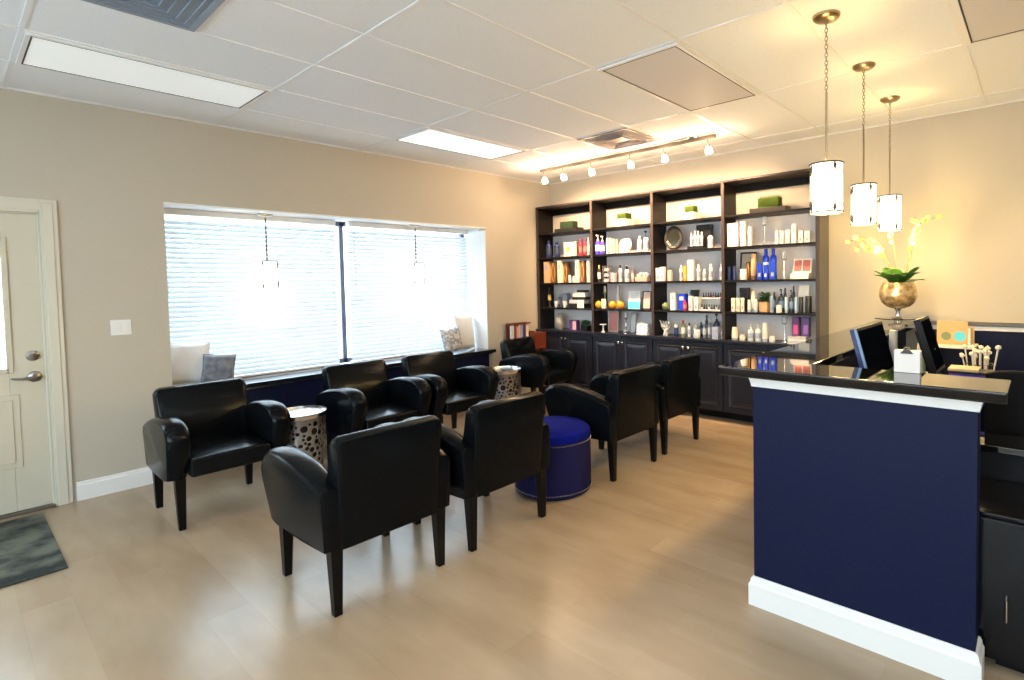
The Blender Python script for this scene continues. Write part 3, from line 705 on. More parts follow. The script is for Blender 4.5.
pendant((3.56, 5.50, WZ1), .44, .245, .086, 'small lit pendant hanging before the right blind', M['shade_day'], g, .5, (1, .85, .65))

# ================================================================== ARMCHAIRS
def arc(cx, cy, r, a0, a1, n):
    return [(cx + r * math.cos(math.radians(a0 + (a1 - a0) * i / n)), cy + r * math.sin(math.radians(a0 + (a1 - a0) * i / n))) for i in range(n + 1)]
def arm_mesh(s):
    """rolled arm: a stack of side profiles (y,z) across the thickness, narrower at both faces. front = -y"""
    # outline going round: rear bottom, front bottom, bulging front, round top, slope to the rear
    base = [(.335, .315), (.10, .312), (-.18, .312), (-.262, .325), (-.292, .39), (-.322, .47), (-.345, .545), (-.350, .595), (-.332, .640), (-.285, .675), (-.21, .694), (-.11, .697), (0, .687), (.11, .670), (.21, .643), (.295, .614), (.330, .596), (.337, .560), (.337, .44)]
    cx, cz = 0.0, .50
    cen = (0.02, .50)
    bm = bmesh.new(); rings = []
    T = .064
    for k, (t, f) in enumerate(((-1.0, .0), (-.97, .30), (-.82, .62), (-.5, .90), (0, 1.0), (.5, .90), (.82, .62), (.97, .30), (1.0, .0))):
        ring = []
        for (y, z) in base:
            # roundness acts only on the upper/front roll
            roll = .030 * (1 - f)
            up = max(0, min(1, (z - .42) / .2)); fr = max(0, min(1, (-y - .18) / .12))
            yy = y + roll * fr * (1 if y < 0 else 0) - (.006 * (1 - f) if y > .3 else 0)
            zz = z - roll * 1.05 * up
            # the outside face bulges towards the top front, tapers towards the bottom
            w = T * (0.80 + .20 * max(0, min(1, (z - .33) / .25))) * (1.0 - .18 * max(0, min(1, (y - .1) / .22)))
            ring.append(bm.verts.new((t * w, yy, zz)))
        rings.append(ring)
    n = len(base)
    for a, b in zip(rings, rings[1:]):
        for i in range(n): bm.faces.new((a[i], a[(i + 1) % n], b[(i + 1) % n], b[i]))
    bm.faces.new(rings[0]); bm.faces.new(rings[-1][::-1])
    return bm
def leg_mesh(x, y, rake_y, rake_x=0):
    bm = bmesh.new(); a, b = .029, .0185
    quadstrip_frustum(bm, (x - a, x + a, y - a, y + a, .325), (x + rake_x - b, x + rake_x + b, y + rake_y - b, y + rake_y + b, 0)); return bm
def make_chair():
    r = empty('armchair')
    # seat cushion
    bm = bmesh.new(); n = 10
    def soft(bm, x0, x1, y0, y1, z0, z1, crown):
        nx, ny = 10, 8; top = {}; 
        for i in range(nx + 1):
            for j in range(ny + 1):
                u, v = i / nx, j / ny
                top[i, j] = bm.verts.new((x0 + (x1 - x0) * u, y0 + (y1 - y0) * v, z1 + crown * (math.sin(PI * u) * math.sin(PI * v)) ** .7))
        bot = {(i, j): bm.verts.new((x0 + (x1 - x0) * i / nx, y0 + (y1 - y0) * j / ny, z0)) for i in range(nx + 1) for j in range(ny + 1)}
        for i in range(nx):
            for j in range(ny):
                bm.faces.new((top[i, j], top[i + 1, j], top[i + 1, j + 1], top[i, j + 1])); bm.faces.new((bot[i, j], bot[i, j + 1], bot[i + 1, j + 1], bot[i + 1, j]))
        for i in range(nx):
            bm.faces.new((top[i, 0], bot[i, 0], bot[i + 1, 0], top[i + 1, 0])); bm.faces.new((top[i, ny], top[i + 1, ny], bot[i + 1, ny], bot[i, ny]))
        for j in range(ny):
            bm.faces.new((top[0, j], top[0, j + 1], bot[0, j + 1], bot[0, j])); bm.faces.new((top[nx, j], bot[nx, j], bot[nx, j + 1], top[nx, j + 1]))
    soft(bm, -.236, .236, -.305, .225, .325, .445, .022)
    obj('seat', bm, M['leather_seat'], r, bevel=.018, seg=3)
    # backrest: reclined slab, rounded top corners
    bm = bmesh.new()
    prof = [(.245, .300), (.334, .300), (.350, .56), (.374, .788), (.372, .815), (.338, .829), (.298, .824), (.268, .796), (.226, .62), (.190, .47), (.20, .31)]
    hwid = .285; secs = ((-1, 0.0), (-.985, .45), (-.94, .80), (-.86, 1), (.86, 1), (.94, .80), (.985, .45), (1, 0))
    rings = []
    for t, f in secs:
        ring = []
        for (y, z) in prof:
            top = max(0, min(1, (z - .60) / .2))
            w = hwid * (.955 + .03 * top) if z > .5 else hwid * .93
            ring.append(bm.verts.new((t * w, y + (.01 * (1 - f)) * (1 if y < .29 else -1), z - .040 * (1 - f) * top)))
        rings.append(ring)
    n = len(prof)
    for a, b in zip(rings, rings[1:]):
        for i in range(n): bm.faces.new((a[i], a[(i + 1) % n], b[(i + 1) % n], b[i]))
    bm.faces.new(rings[0]); bm.faces.new(rings[-1][::-1])
    obj('backrest', bm, M['leather'], r, bevel=.012, seg=3)
    for s in (-1, 1):
        obj('armrest', arm_mesh(s), M['leather'], r, loc=(s * .298, 0, 0), bevel=.010, seg=3)
    for sx in (-1, 1):
        obj('leg', leg_mesh(sx * .282, .305, -.012 * 0 + .005, 0), M['leg_wood'], r, bevel=.003)
        obj('leg', leg_mesh(sx * .282, -.235, -.012, 0), M['leg_wood'], r, bevel=.003)
    return r
proto = make_chair()
CH = [
    (1.205, 4.36, 0, 'black leather armchair nearest the door, left of the nearer silver drum table'),
    (2.385, 4.38, 0, 'black leather armchair under the window, right of the nearer silver drum table'),
    (3.150, 4.38, 0, 'black leather armchair under the window, left of the farther silver drum table'),
    (4.640, 4.62, math.radians(9), 'black leather armchair in the corner beside the shelves'),
    (1.405, 2.775, PI, 'nearest black leather armchair, seen from behind at the front of the room'),
    (2.180, 2.765, PI, 'black leather armchair seen from behind, left of the blue ottoman'),
    (3.525, 2.775, PI, 'black leather armchair seen from behind, right of the blue ottoman'),
    (4.300, 2.80, PI, 'black leather armchair seen from behind, nearest the shelving cabinets'),
]
for k, (x, y, rz, lab) in enumerate(CH):
    c = proto if k == 0 else copy_tree(proto)
    c.location = (x, y, 0); c.rotation_euler = (0, 0, rz)
    tag(c, lab, 'armchair', 'black leather armchairs in the waiting area')

# ottoman
r = empty('ottoman', (2.87, 2.735, 0), 0, 'round navy blue velvet ottoman with silver nailhead trim', 'ottoman')
R_ = .278
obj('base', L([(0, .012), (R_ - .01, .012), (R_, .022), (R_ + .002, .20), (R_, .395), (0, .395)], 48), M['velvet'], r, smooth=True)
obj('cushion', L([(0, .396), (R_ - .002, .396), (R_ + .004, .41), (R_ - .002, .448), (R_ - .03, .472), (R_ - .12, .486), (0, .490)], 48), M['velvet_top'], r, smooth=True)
for z, nm in ((.384, 'nailhead_trim'), (.040, 'nailhead_trim')):
    bm = bmesh.new()
    for k in range(96):
        a = 2 * PI * k / 96; q = bmesh.ops.create_icosphere(bm, subdivisions=1, radius=.0052, matrix=Matrix.Translation(((R_ + .003) * math.cos(a), (R_ + .003) * math.sin(a), z)))
    obj(nm, bm, M['silver'], r, kind='stuff', smooth=True)
obj('foot_ring', L([(0, 0), (R_ - .03, 0), (R_ - .03, .014), (0, .014)], 32), M['black_plastic'], r)

# silver drum tables with round cut-outs
def drum(loc, label, seed):
    rnd = random.Random(seed)
    r = empty('drum_table', loc, 0, label, 'side table', 'silver pierced drum side tables')
    R, Hh = .186, .53
    NU, NV = 220, 92
    cells = []
    tries = 0
    while len(cells) < 260 and tries < 16000:
        tries += 1
        a, z, q = rnd.uniform(0, 2 * PI), rnd.uniform(.05, Hh - .05), rnd.choice((.011, .015, .020, .026, .030))
        ok = all(math.hypot(min(abs(a - b[0]), 2 * PI - abs(a - b[0])) * R, z - b[1]) > q + b[2] + .0025 for b in cells)
        if ok: cells.append((a, z, q))
    bm = bmesh.new(); V = [[bm.verts.new((R * math.cos(2 * PI * i / NU), R * math.sin(2 * PI * i / NU), .02 + (Hh - .03) * j / NV)) for i in range(NU)] for j in range(NV + 1)]
    bands = {}
    for c in cells:
        bands.setdefault(int(c[1] / .06), []).append(c)
    for j in range(NV):
        z = .02 + (Hh - .03) * (j + .5) / NV; near = [c for k in (-1, 0, 1) for c in bands.get(int(z / .06) + k, [])]
        for i in range(NU):
            a = 2 * PI * (i + .5) / NU
            if any(math.hypot(min(abs(a - b[0]), 2 * PI - abs(a - b[0])) * R, z - b[1]) < b[2] for b in near): continue
            bm.faces.new((V[j][i], V[j][(i + 1) % NU], V[j + 1][(i + 1) % NU], V[j + 1][i]))
    for v in [v for v in bm.verts if not v.link_faces]: bm.verts.remove(v)
    o = obj('pierced_drum', bm, M['drum_metal'], r, smooth=False)
    o.data.polygons.foreach_set('use_smooth', [True] * len(o.data.polygons))
    sd = o.modifiers.new('thick', 'SOLIDIFY'); sd.thickness = .004; sd.offset = -1
    obj('liner', L([(0, .03), (R - .03, .03), (R - .03, Hh - .04), (0, Hh - .04)], 40), M['drum_liner'], r, smooth=True)
    obj('base_ring', L([(0, 0), (R + .002, 0), (R + .004, .012), (R, .024), (0, .024)], 48), M['drum_metal'], r, smooth=True)
    obj('tray_top', L([(0, Hh - .012), (R + .004, Hh - .012), (R + .010, Hh), (R + .012, Hh + .022), (R + .008, Hh + .023), (R + .004, Hh + .006), (0, Hh + .004)], 56), M['silver'], r, smooth=True)
    return r
drum((1.76, 4.38, 0), 'nearer silver pierced drum table between the two leftmost armchairs', 3)
drum((4.06, 4.60, 0), 'farther silver pierced drum table next to the corner armchair', 5)

# rug
obj('door_rug', B((-.55, .387, 4.045, 5.18, .001, .011)), M['rug'], None, bevel=.003, label='dark mottled grey door mat in front of the white entry door', cat='rug')

# light switch
r = empty('light_switch', (.871, W, 1.235), 0, 'white double light switch plate on the beige wall right of the door', 'light switch')
obj('plate', B((-.062, .062, -.007, .0, -.058, .058)), M['white_paint'], r, bevel=.003)
for s in (-1, 1): obj('rocker', B((s * .024 - .017, s * .024 + .017, -.011, -.0072, -.034, .034)), M['white_paint'], r, bevel=.0015)

# corner table with magazine rack
r = empty('corner_table', (4.92, 5.125, 0), 0, 'small dark red wooden table in the corner behind an armchair', 'table')
obj('tabletop', B((-.26, .30, -.07, .165, .63, .655)), M['red_wood'], r, bevel=.004)
for sx in (-.23, .27):
    for sy in (-.045, .14): obj('leg', B((sx - .018, sx + .018, sy - .018, sy + .018, 0, .63)), M['red_wood'], r, bevel=.002)
r = empty('magazine_rack', (4.86, 5.14, .656), 0, 'reddish brown wooden magazine rack standing on the corner table', 'rack')
obj('back_panel', B((-.17, .16, .09, .105, 0, .335)), M['red_wood'], r, bevel=.002)
obj('side_panel', B((-.185, -.171, -.07, .105, 0, .13), (-.185, -.171, -.07, -.054, .13, .335), (-.185, -.171, .089, .105, .13, .335), (-.185, -.171, -.07, .105, .315, .335)), M['red_wood'], r, bevel=.002)
obj('side_panel', B((.161, .175, -.07, .105, 0, .22)), M['red_wood'], r, bevel=.002)
obj('front_panel', B((-.17, .16, -.07, -.056, 0, .13)), M['red_wood'], r, bevel=.002)
obj('base_panel', B((-.17, .16, -.055, .089, 0, .012)), M['red_wood'], r)
obj('top_rail', B((-.17, .16, -.0, .012, .315, .335)), M['red_wood'], r, bevel=.002)
cols = [('p_white', 'white'), ('p_rose', 'dull red'), ('p_pink', 'pale pink'), ('p_greybox', 'grey'), ('p_magenta', 'dark pink'), ('p_cream', 'cream')]
for k, (c_m, nm) in enumerate(cols):
    x = 4.86 - .145 + k * .052
    mr = empty('magazine', (x, 5.16, .67), 0, nm + ' magazine in the wooden rack on the corner table', 'magazine', 'magazines in the corner rack')
    obj('pages', B((-.018, .018, .0, .030, 0, .290 - .008 * (k % 3))), M['p_white'], mr)
    obj('cover', B((-.021, .021, -.004, -.0005, 0, .293 - .008 * (k % 3))), M[c_m], mr)
r = empty('wooden_box', (5.11, 5.14, .656), 0, 'small dark red wooden box on the corner table right of the magazine rack', 'box')
obj('body', B((-.07, .13, -.07, .09, 0, .17)), M['red_wood'], r, bevel=.004)
obj('lid', B((-.074, .134, -.074, .094, .172, .19)), M['red_wood'], r, bevel=.004)

# ================================================================== SHELVING
XF, XB = 5.30, E - .004
YD = [5.25, 4.304, 3.413, 2.544, 1.60]
ZS = [2.167, 1.843, 1.499, 1.17]
ZC, ZT = .873, 2.506
bk = empty('bookcase', ((XF + XB) / 2, 3.46, ZC), 0, 'tall dark espresso open bookcase unit covering the back wall above the cabinets', 'bookcase')
ox, oy, oz = (XF + XB) / 2, 3.46, ZC
def bbx(a): return B((a[0] - ox, a[1] - ox, a[2] - oy, a[3] - oy, a[4] - oz, a[5] - oz))
pt = .012
for k, y in enumerate(YD):
    nm = 'side_panel' if k in (0, 4) else 'divider'
    q = pt if k in (1, 2, 3) else .014
    obj(nm, bbx((XF, XB, y - q, y + q, ZC + .001, ZT)), M['espresso'] if k < 4 else M['espresso_gloss'], bk, bevel=.0015)
    obj('face_strip', bbx((XF - .008, XF - .001, y - q - .004, y + q + .004, ZC + .001, ZT)), M['espresso_edge'], bk.children[-1] if 0 else bk)
obj('top_board', bbx((XF - .012, XB, YD[4] - .02, YD[0] + .02, ZT + .001, ZT + .022)), M['espresso_edge'], bk, bevel=.004)
for k in range(4):
    obj('header', bbx((XB - .020, XB, YD[k + 1] + pt + .001, YD[k] - pt - .001, ZT - .075, ZT)), M['espresso'], bk)
    obj('back_panel', bbx((XB - .008, XB, YD[k + 1] + pt + .001, YD[k] - pt - .001, ZC + .001, ZS[0] - .023)), M['back_light_tone'], bk)  # added panel; its pale colour imitates light falling on the wall
for z in ZS:
    for b in range(4):
        obj('shelf', bbx((XF + .004, XB - .0085, YD[b + 1] + pt + .001, YD[b] - pt - .001, z - .022, z)), M['espresso'], bk, bevel=.0015)
obj('worktop', B((XF - .045, XB, 1.575, 5.285, ZC - .026, ZC)), M['cabinet'], None, bevel=.003, label='long dark counter ledge over the row of base cabinets under the shelves', cat='worktop')
# base cabinets, one per bay
names = ['leftmost, behind the corner armchair', 'second from the left', 'third from the left', 'rightmost, next to the reception counter']
for b in range(4):
    y1, y0 = YD[b] - .002, YD[b + 1] + .002
    r = empty('base_cabinet', ((XF + XB) / 2, (y0 + y1) / 2, 0), 0, 'dark two-door base cabinet under the shelves, ' + names[b], 'cabinet', 'dark base cabinets under the shelves')
    w = (y1 - y0) / 2; xf = XF - ox
    obj('body', B((xf, XB - ox, -w, w, .11, ZC - .028)), M['cabinet'], r, bevel=.002)
    obj('toe_kick', B((xf + .17, XB - ox, -w, w, 0, .11)), M['black_plastic'], r)
    for s in (-1, 1):
        a, c = (-w + .008, -.003) if s < 0 else (.003, w - .008)
        bm = B((xf - .020, xf - .001, a, c, .125, ZC - .04))
        # raised panel: a groove ring and bevelled field
        f = .058
        def ringq(x, m_): return [bm.verts.new((x, yy, zz)) for yy, zz in ((a + m_, .125 + m_), (c - m_, .125 + m_), (c - m_, ZC - .04 - m_), (a + m_, ZC - .04 - m_))]
        R1, R2, R3, R4 = ringq(xf - .0205, f - .008), ringq(xf - .030, f), ringq(xf - .022, f + .018), ringq(xf - .030, f + .055)
        for p, q in ((R1, R2), (R2, R3), (R3, R4)):
            for i in range(4): bm.faces.new((p[i], p[(i + 1) % 4], q[(i + 1) % 4], q[i]))
        bm.faces.new(R4)
        d = obj('door', bm, M['cabinet'], r)
        obj('knob', L([(0, 0), (.006, 0), (.006, .014), (.015, .020), (.016, .028), (.010, .034), (0, .035)], 16), M['chrome'], d, loc=(xf - .0205, -.032 if s < 0 else .032, ZC - .105), rot=(0, -PI / 2, 0), smooth=True)

# ================================================================== SHELF CONTENTS
BAY = {'A': 'leftmost', 'B': 'second', 'C': 'third', 'D': 'rightmost'}
ROW = {1: 'top', 2: 'second', 3: 'third', 4: 'fourth', 5: 'bottom'}
ZR = {1: 2.167, 2: 1.843, 3: 1.499, 4: 1.17, 5: .873}
IOR = None
CATN = dict(moss='planter', bottle='bottle', picbox='box', pump='pump bottle', tube='tube', plate='plate', mirror='mirror', blackbox='box', tray='tray', box='box', goblet='glass', jar='jar',
    acrylic='case', basket='basket', frame='picture frame', book='palette', statue='figurine', cup='cup', kitstack='cosmetic kits', gourd='gourd', candle='candlestick', sign='card', ball='moss ball',
    rack='rack', plant='potted plant', vase='vase', stand='cake stand', giftbag='gift bag', coral='sculpture', books='book')
NAM = dict(moss='planter', picbox='picture_box', pump='pump_bottle', blackbox='display_box', box='product_box', goblet='goblet', acrylic='acrylic_case', frame='framed_picture', book='open_palette', statue='figurine',
    kitstack='cosmetic_kit', candle='candlestick', sign='display_card', ball='moss_ball', rack='nail_polish_rack', plant='potted_plant', stand='cake_stand', giftbag='gift_bag', coral='branch_sculpture', books='book')
def foliage(bm, cx, cy, z0, r, h, n, rnd, size=.05):
    for _ in range(n):
        a, q, zz = rnd.uniform(0, 2 * PI), r * math.sqrt(rnd.random()), z0 + h * rnd.random()
        p = Vector((cx + q * math.cos(a), cy + q * math.sin(a), zz)); d = Vector((math.cos(a), math.sin(a), rnd.uniform(.0, .9))).normalized()
        s = d.cross(Vector((0, 0, 1))).normalized() * size * .32; L_ = size * rnd.uniform(.7, 1.1)
        v = [bm.verts.new(x) for x in (p, p + d * L_ * .45 + s, p + d * L_ - Vector((0, 0, L_ * .2)), p + d * L_ * .45 - s)]
        bm.faces.new(v)
    return bm
def tuft(bm, x0, x1, y0, y1, z0, z1, rnd, step=.009):
    bx(bm, x0 + .004, x1 - .004, y0 + .004, y1 - .004, z0, z0 + (z1 - z0) * .7)
    x = x0
    while x < x1:
        y = y0
        while y < y1:
            h = z1 + rnd.uniform(-.012, .006); dx, dy = rnd.uniform(-.008, .008), rnd.uniform(-.008, .008)
            a = [bm.verts.new(p) for p in ((x - .004, y - .003, z0 + .01), (x + .004, y + .003, z0 + .01), (x + dx, y + dy, h))]
            bm.faces.new(a); y += step
        x += step
    return bm
def printed(x, y0, y1, z0, z1): return B((x - .0012, x - .0004, y0, y1, z0, z1))
COS = dict(A=.74, B=.81, C=.88, D=.95)
for idx, (kind, bay, row, x, y, w, h, sup, col, desc) in enumerate(ITEMS):
    rnd = random.Random(idx + 11)
    z = ZR[row] + .0006
    if sup == 'tray': z += .013; h -= .013
    if sup == 'books': z += .0685; h -= .0685
    on = 'shelf' if row < 5 else 'shelf'
    label = '%s on the %s %s of the %s bay' % (desc, ROW[row], on, BAY[bay])
    cat = CATN[kind]; name = NAM.get(kind, kind)
    grp = '%s on the %s shelf of the %s bay' % ({'box': 'boxes', 'bottle': 'bottles', 'pump': 'pump bottles', 'jar': 'jars', 'tube': 'tubes', 'cup': 'cups', 'gourd': 'gourds', 'frame': 'picture frames'}.get(kind, ''), ROW[row], BAY[bay]) if kind in ('box', 'bottle', 'pump', 'jar', 'tube', 'cup', 'gourd', 'frame') else None
    c0 = col.split(',')[0]; c1 = col.split(',')[-1]
    k = COS[bay]
    h = min(h, {1: .30, 2: .288, 3: .308, 4: .293, 5: .262}[row] - (z - ZR[row] if sup else 0))
    if kind == 'coral': y -= .02
    bi = 'ABCD'.index(bay); ww = w * (k if kind in ('bottle', 'pump', 'jar', 'tube') else .95) / 2 + .016
    y = min(max(y, YD[bi + 1] + ww), YD[bi] - ww)
    r = empty(name, (x, y, z), 0, label, cat, grp)
    base, cap = P('white'), P('white')
    two = dict(whiteblack=('white', 'black'), greenred=('green', 'red'), navywhite=('navy', 'white'), bluewhite=('blue', 'white'), peachbox=('peach', 'white'), purplepink=('purple', 'pink'), clear=('white', 'white'),
        gold=('dark', 'gold'), smoke=('smoke', 'silvergrey'), silver=('silvergrey', 'silvergrey'), pinkpic=('rose', 'white'))
    if c0 in two: base, cap = P(two[c0][0]), P(two[c0][1])
    elif 'p_' + c0 in M: base = cap = P(c0)
    accent = P('greybox') if c0 in ('white', 'cream', 'cream2') else P({'navy': 'slate', 'red': 'rose', 'pink': 'cream', 'slate': 'steel', 'smoke': 'silvergrey', 'blue': 'lightblue', 'violet': 'lightblue', 'tan': 'brown'}.get(c0, 'white'))
    if kind == 'bottle':
        q = w * k / 2 * .95
        if c0 == 'black': cap = P('black')
        obj('body', L([(0, 0), (q * .93, 0), (q, h * .03), (q, h * .68), (q * .85, h * .76), (q * .42, h * .80), (0, h * .80)], 18), base, r, smooth=True)
        obj('cap', L([(0, h * .80), (q * .52, h * .802), (q * .50, h * .99), (q * .45, h), (0, h)], 16), cap, r, smooth=True)
        o = obj('label', L([(q * 1.005, h * .20), (q * 1.012, h * .21), (q * 1.012, h * .55), (q * 1.005, h * .56)], 18), P('greybox') if c0 in ('white', 'cream', 'whiteblack') else accent, r, smooth=True)
    elif kind == 'pump':
        q = w * k / 2 * .95; blk = 'black' in desc or c0 == 'slate'
        obj('body', L([(0, 0), (q * .93, 0), (q, h * .03), (q, h * .56), (q * .80, h * .66), (q * .35, h * .70), (0, h * .70)], 18), base, r, smooth=True)
        bm = L([(0, h * .70), (q * .42, h * .702), (q * .42, h * .78), (q * .15, h * .79), (q * .15, h * .93), (0, h * .93)], 14)
        bx(bm, -q * .9, q * .3, -q * .18, q * .18, h * .93, h)
        obj('pump_nozzle', bm, P('black') if blk else P('white'), r, smooth=True)
        obj('label', L([(q * 1.005, h * .18), (q * 1.012, h * .19), (q * 1.012, h * .48), (q * 1.005, h * .49)], 18), P('greybox') if c0 == 'white' else accent, r, smooth=True)
    elif kind == 'tube':
        q = w * k / 2 * .95
        bm = L([(0, 0), (q * .9, 0), (q * .92, h * .16), (q, h * .18), (q * .96, h * .6), (q * .8, h), (0, h)], 18)
        obj('body', bm, base, r, smooth=True)
        obj('cap', L([(q * .915, 0.001), (q * .96, 0.001), (q * .97, h * .15), (q * .93, h * .155)], 18), P('greybox') if c0 != 'tan' else P('brown'), r, smooth=True)
    elif kind == 'jar':
        q = w * k / 2 * .95
        obj('body', L([(0, 0), (q * .94, 0), (q, h * .05), (q, h * .68), (q * .9, h * .72), (0, h * .72)], 22), base, r, smooth=True)
        obj('lid', L([(0, h * .722), (q * .96, h * .722), (q * .97, h * .97), (q * .9, h), (0, h)], 22), cap, r, smooth=True)
    elif kind == 'cup':
        q = w * k / 2
        obj('bowl', L([(0, 0), (q * .5, 0), (q * .55, h * .06), (q, h), (q * .92, h), (q * .48, h * .12), (0, h * .12)], 20), base, r, smooth=True)
        obj('handle', tube(bmesh.new(), [(0, -q * .75, h * .3), (0, -q * 1.25, h * .45), (0, -q * 1.25, h * .7), (0, -q * .95, h * .8)], .004, 6), base, r, smooth=True)
    elif kind == 'box':
        a, d = w / 2 * .80, min(.035, w * .4)
        obj('carton', B((-d, d, -a, a, 0, h)), base, r, bevel=.0015)
        if c0 == 'brown':
            bm = bmesh.new()
            for s in (-1, 1):
                tube(bm, [(-d - .001, s * a * .7 * math.sin(t * PI), h * (.06 + .88 * t)) for t in [i / 10 for i in range(11)]], .0035, 5)
            obj('printed_pattern', bm, P('gold'), r)
        elif c0 in ('magenta', 'purple'):
            obj('printed_pattern', printed(-d, -a * .7, a * .5, h * .12, h * .60), P('fuchsia') if c0 == 'magenta' else P('lilac'), r)
        elif c0 == 'purplepink':
            obj('printed_pattern', printed(-d, -a * .95, 0, h * .08, h * .92), P('pink'), r)
        else:
            z0 = h * .18 if h < .18 else h * .62
            obj('printed_label', printed(-d, -a * .55, a * .55, z0, z0 + h * .22), P('greybox') if c0 != 'bluewhite' else P('white'), r)
    elif kind == 'moss':
        dark = c0 in ('moss',) and bay == 'A'
        if bay in 'AD':
            tw = w * (1.22 if bay == 'A' else 1.0)
            if bay == 'D': tw = .36
            obj('tray', B((-.075, .075, -tw / 2, tw / 2, 0, .045)), P('black') if bay == 'A' else P('dark'), r, bevel=.003)
            gw = w * (.72 if bay == 'A' else .82)
            obj('grass', tuft(bmesh.new(), -.055, .055, -gw / 2, gw / 2, .046, h, rnd), M['moss'] if bay == 'A' else M['grass'], r, kind='stuff')
        else:
            a = w * .33
            obj('planter_box', B((-a, a, -a, a, 0, h * .46)), P('white'), r, bevel=.002)
            obj('grass', tuft(bmesh.new(), -a + .006, a - .006, -a + .006, a - .006, h * .46, h, rnd), M['grass'], r, kind='stuff')
    elif kind == 'picbox':
        a = w / 2 * .86
        obj('box', B((-.02, .02, -a, a, 0, h)), base, r, bevel=.002)
        bm = L([(0, 0), (.036, 0), (.036, .001), (0, .001)], 18)
        obj('printed_motif', bm, P('gold'), r, loc=(-.021, a * .25, h * .5), rot=(0, -PI / 2, 0))
        obj('printed_motif', printed(-.02, -a * .8, -a * .1, h * .18, h * .32), P('peach'), r)
    elif kind == 'plate':
        q = w / 2 * .98; tilt = (0, -PI / 2 + .22, 0)
        obj('dish', L([(0, 0), (q * .6, .001), (q * .9, .010), (q, .016), (q, .020), (q * .88, .015), (q * .6, .006), (0, .005)], 36), vary(mat('plate_marble', (.8, .6, .5), .3), (0.78, 0.52, 0.44), (0.86, 0.78, 0.72), 14), r, loc=(.01, 0, q * .985), rot=tilt, smooth=True)
        obj('plate_stand', tube(tube(bmesh.new(), [(-.05, -.04, .0), (-.02, -.04, .006), (.03, -.03, .10)], .003, 5), [(-.05, .04, .0), (-.02, .04, .006), (.03, .03, .10)], .003, 5), M['dark_metal'], r)
    elif kind == 'mirror':
        a, b_ = w / 2 * .90, (h - .055) / 2
        bm = bmesh.new(); pts = [(.006 * 0, a * math.cos(t) * (1 - .12 * math.sin(t)), b_ + .028 + b_ * math.sin(t)) for t in [2 * PI * i / 44 for i in range(44)]]
        tube(bm, pts, [.020] * 44, 8, True); obj('frame', bm, P('dark'), r, smooth=True)
        bm = bmesh.new(); bm.faces.new([bm.verts.new((0.0, p[1] * .96, p[2])) for p in pts]); bm.faces.new([bm.verts.new((0.004, p[1] * .96, p[2])) for p in pts][::-1])
        obj('mirror_glass', bm, M['smoke_mirror'], r)
        obj('foot', B((-.04, .04, -.06, .06, 0, .010)), P('dark'), r, bevel=.003)
        bm = bmesh.new()
        for i in range(9):
            t = PI * (1.12 + .09 * i); bmesh.ops.create_icosphere(bm, subdivisions=1, radius=.012, matrix=Matrix.Translation((-.014, a * .86 * math.cos(t), b_ + .028 + b_ * .86 * math.sin(t))))
        obj('crystals', bm, M['chrome'], r)
    elif kind == 'blackbox':
        a = w / 2 * .86
        obj('box', B((-.035, .035, -a, a, 0, h)), base, r, bevel=.003)
        obj('lid', B((-.038, .038, -a - .003, a + .003, h * .82, h + .002)), base, r, bevel=.003)
    elif kind == 'tray':
        a = w / 2 * .95
        obj('base', B((-.045, .045, -a, a, 0, .010)), base, r, bevel=.002)
        obj('front_lip', B((-.050, -.0455, -a, a, 0, .03)), base, r, bevel=.001)
    elif kind == 'goblet':
        q = w * .42; gm = M['silver'] if c0 == 'silver' else M['clear']
        obj('foot', L([(0, 0), (q * .9, 0), (q * .85, .006), (.006, .012), (.0045, .02), (.0045, h * .66), (0, h * .66)], 24), gm if c0 == 'silver' else M['silver'], r, smooth=True)
        obj('cup', L([(.004, h * .66), (q * .7, h * .70), (q * .85, h * .80), (q * .80, h), (q * .76, h), (q * .78, h * .80), (q * .6, h * .72), (0, h * .68)], 24), M['clear'], r, smooth=True)
    elif kind == 'acrylic':
        a = w / 2 * .85; bm = bmesh.new()
        for z0 in (0, h * .33, h * .66, h - .004): bx(bm, -.04, .04, -a, a, z0, z0 + .004)
        bx(bm, -.04, .04, -a - .003, -a, 0, h); bx(bm, -.04, .04, a, a + .003, 0, h)
        obj('case', bm, M['clear'], r)
        bm = bmesh.new()
        for z0 in (.005, h * .33 + .005, h * .66 + .005):
            for s in (-.5, .0, .5): bx(bm, -.022, .02, s * a - .012, s * a + .012, z0, z0 + h * .2)
        obj('contents', bm, P('pink'), r)
    elif kind == 'basket':
        a = w / 2 * .8; bm = bmesh.new()
        quadstrip_frustum(bm, (-.05, .05, -a, a, h * .42), (-.04, .04, -a * .85, a * .85, 0)); obj('tray', bm, P('peach'), r, bevel=.003)
        for i in range(7):
            bm = bmesh.new(); q = a / 4.6
            bmesh.ops.create_icosphere(bm, subdivisions=2, radius=q, matrix=Matrix.Translation((rnd.uniform(-.03, .02), -a + q + i * (2 * a - 2 * q) / 6, h * .42 + q * .8 + (i % 2) * q * .7)))
            obj('soap', bm, P(('pink', 'cream', 'peach', 'white')[i % 4]), r, smooth=True)
    elif kind == 'frame':
        a = w / 2 * .86; f = min(.016, a * .2)
        bm = B((-.008, .008, -a, -a + f, 0, h), (-.008, .008, a - f, a, 0, h), (-.008, .008, -a + f, a - f, 0, f), (-.008, .008, -a + f, a - f, h - f, h))
        fr_ = obj('frame', bm, P(c0), r, rot=(0, .10, 0), bevel=.001)
        obj('picture', B((-.002, .006, -a + f, a - f, f, h - f)), P(c1) if c1 != c0 else P('silvergrey'), r, rot=(0, .10, 0))
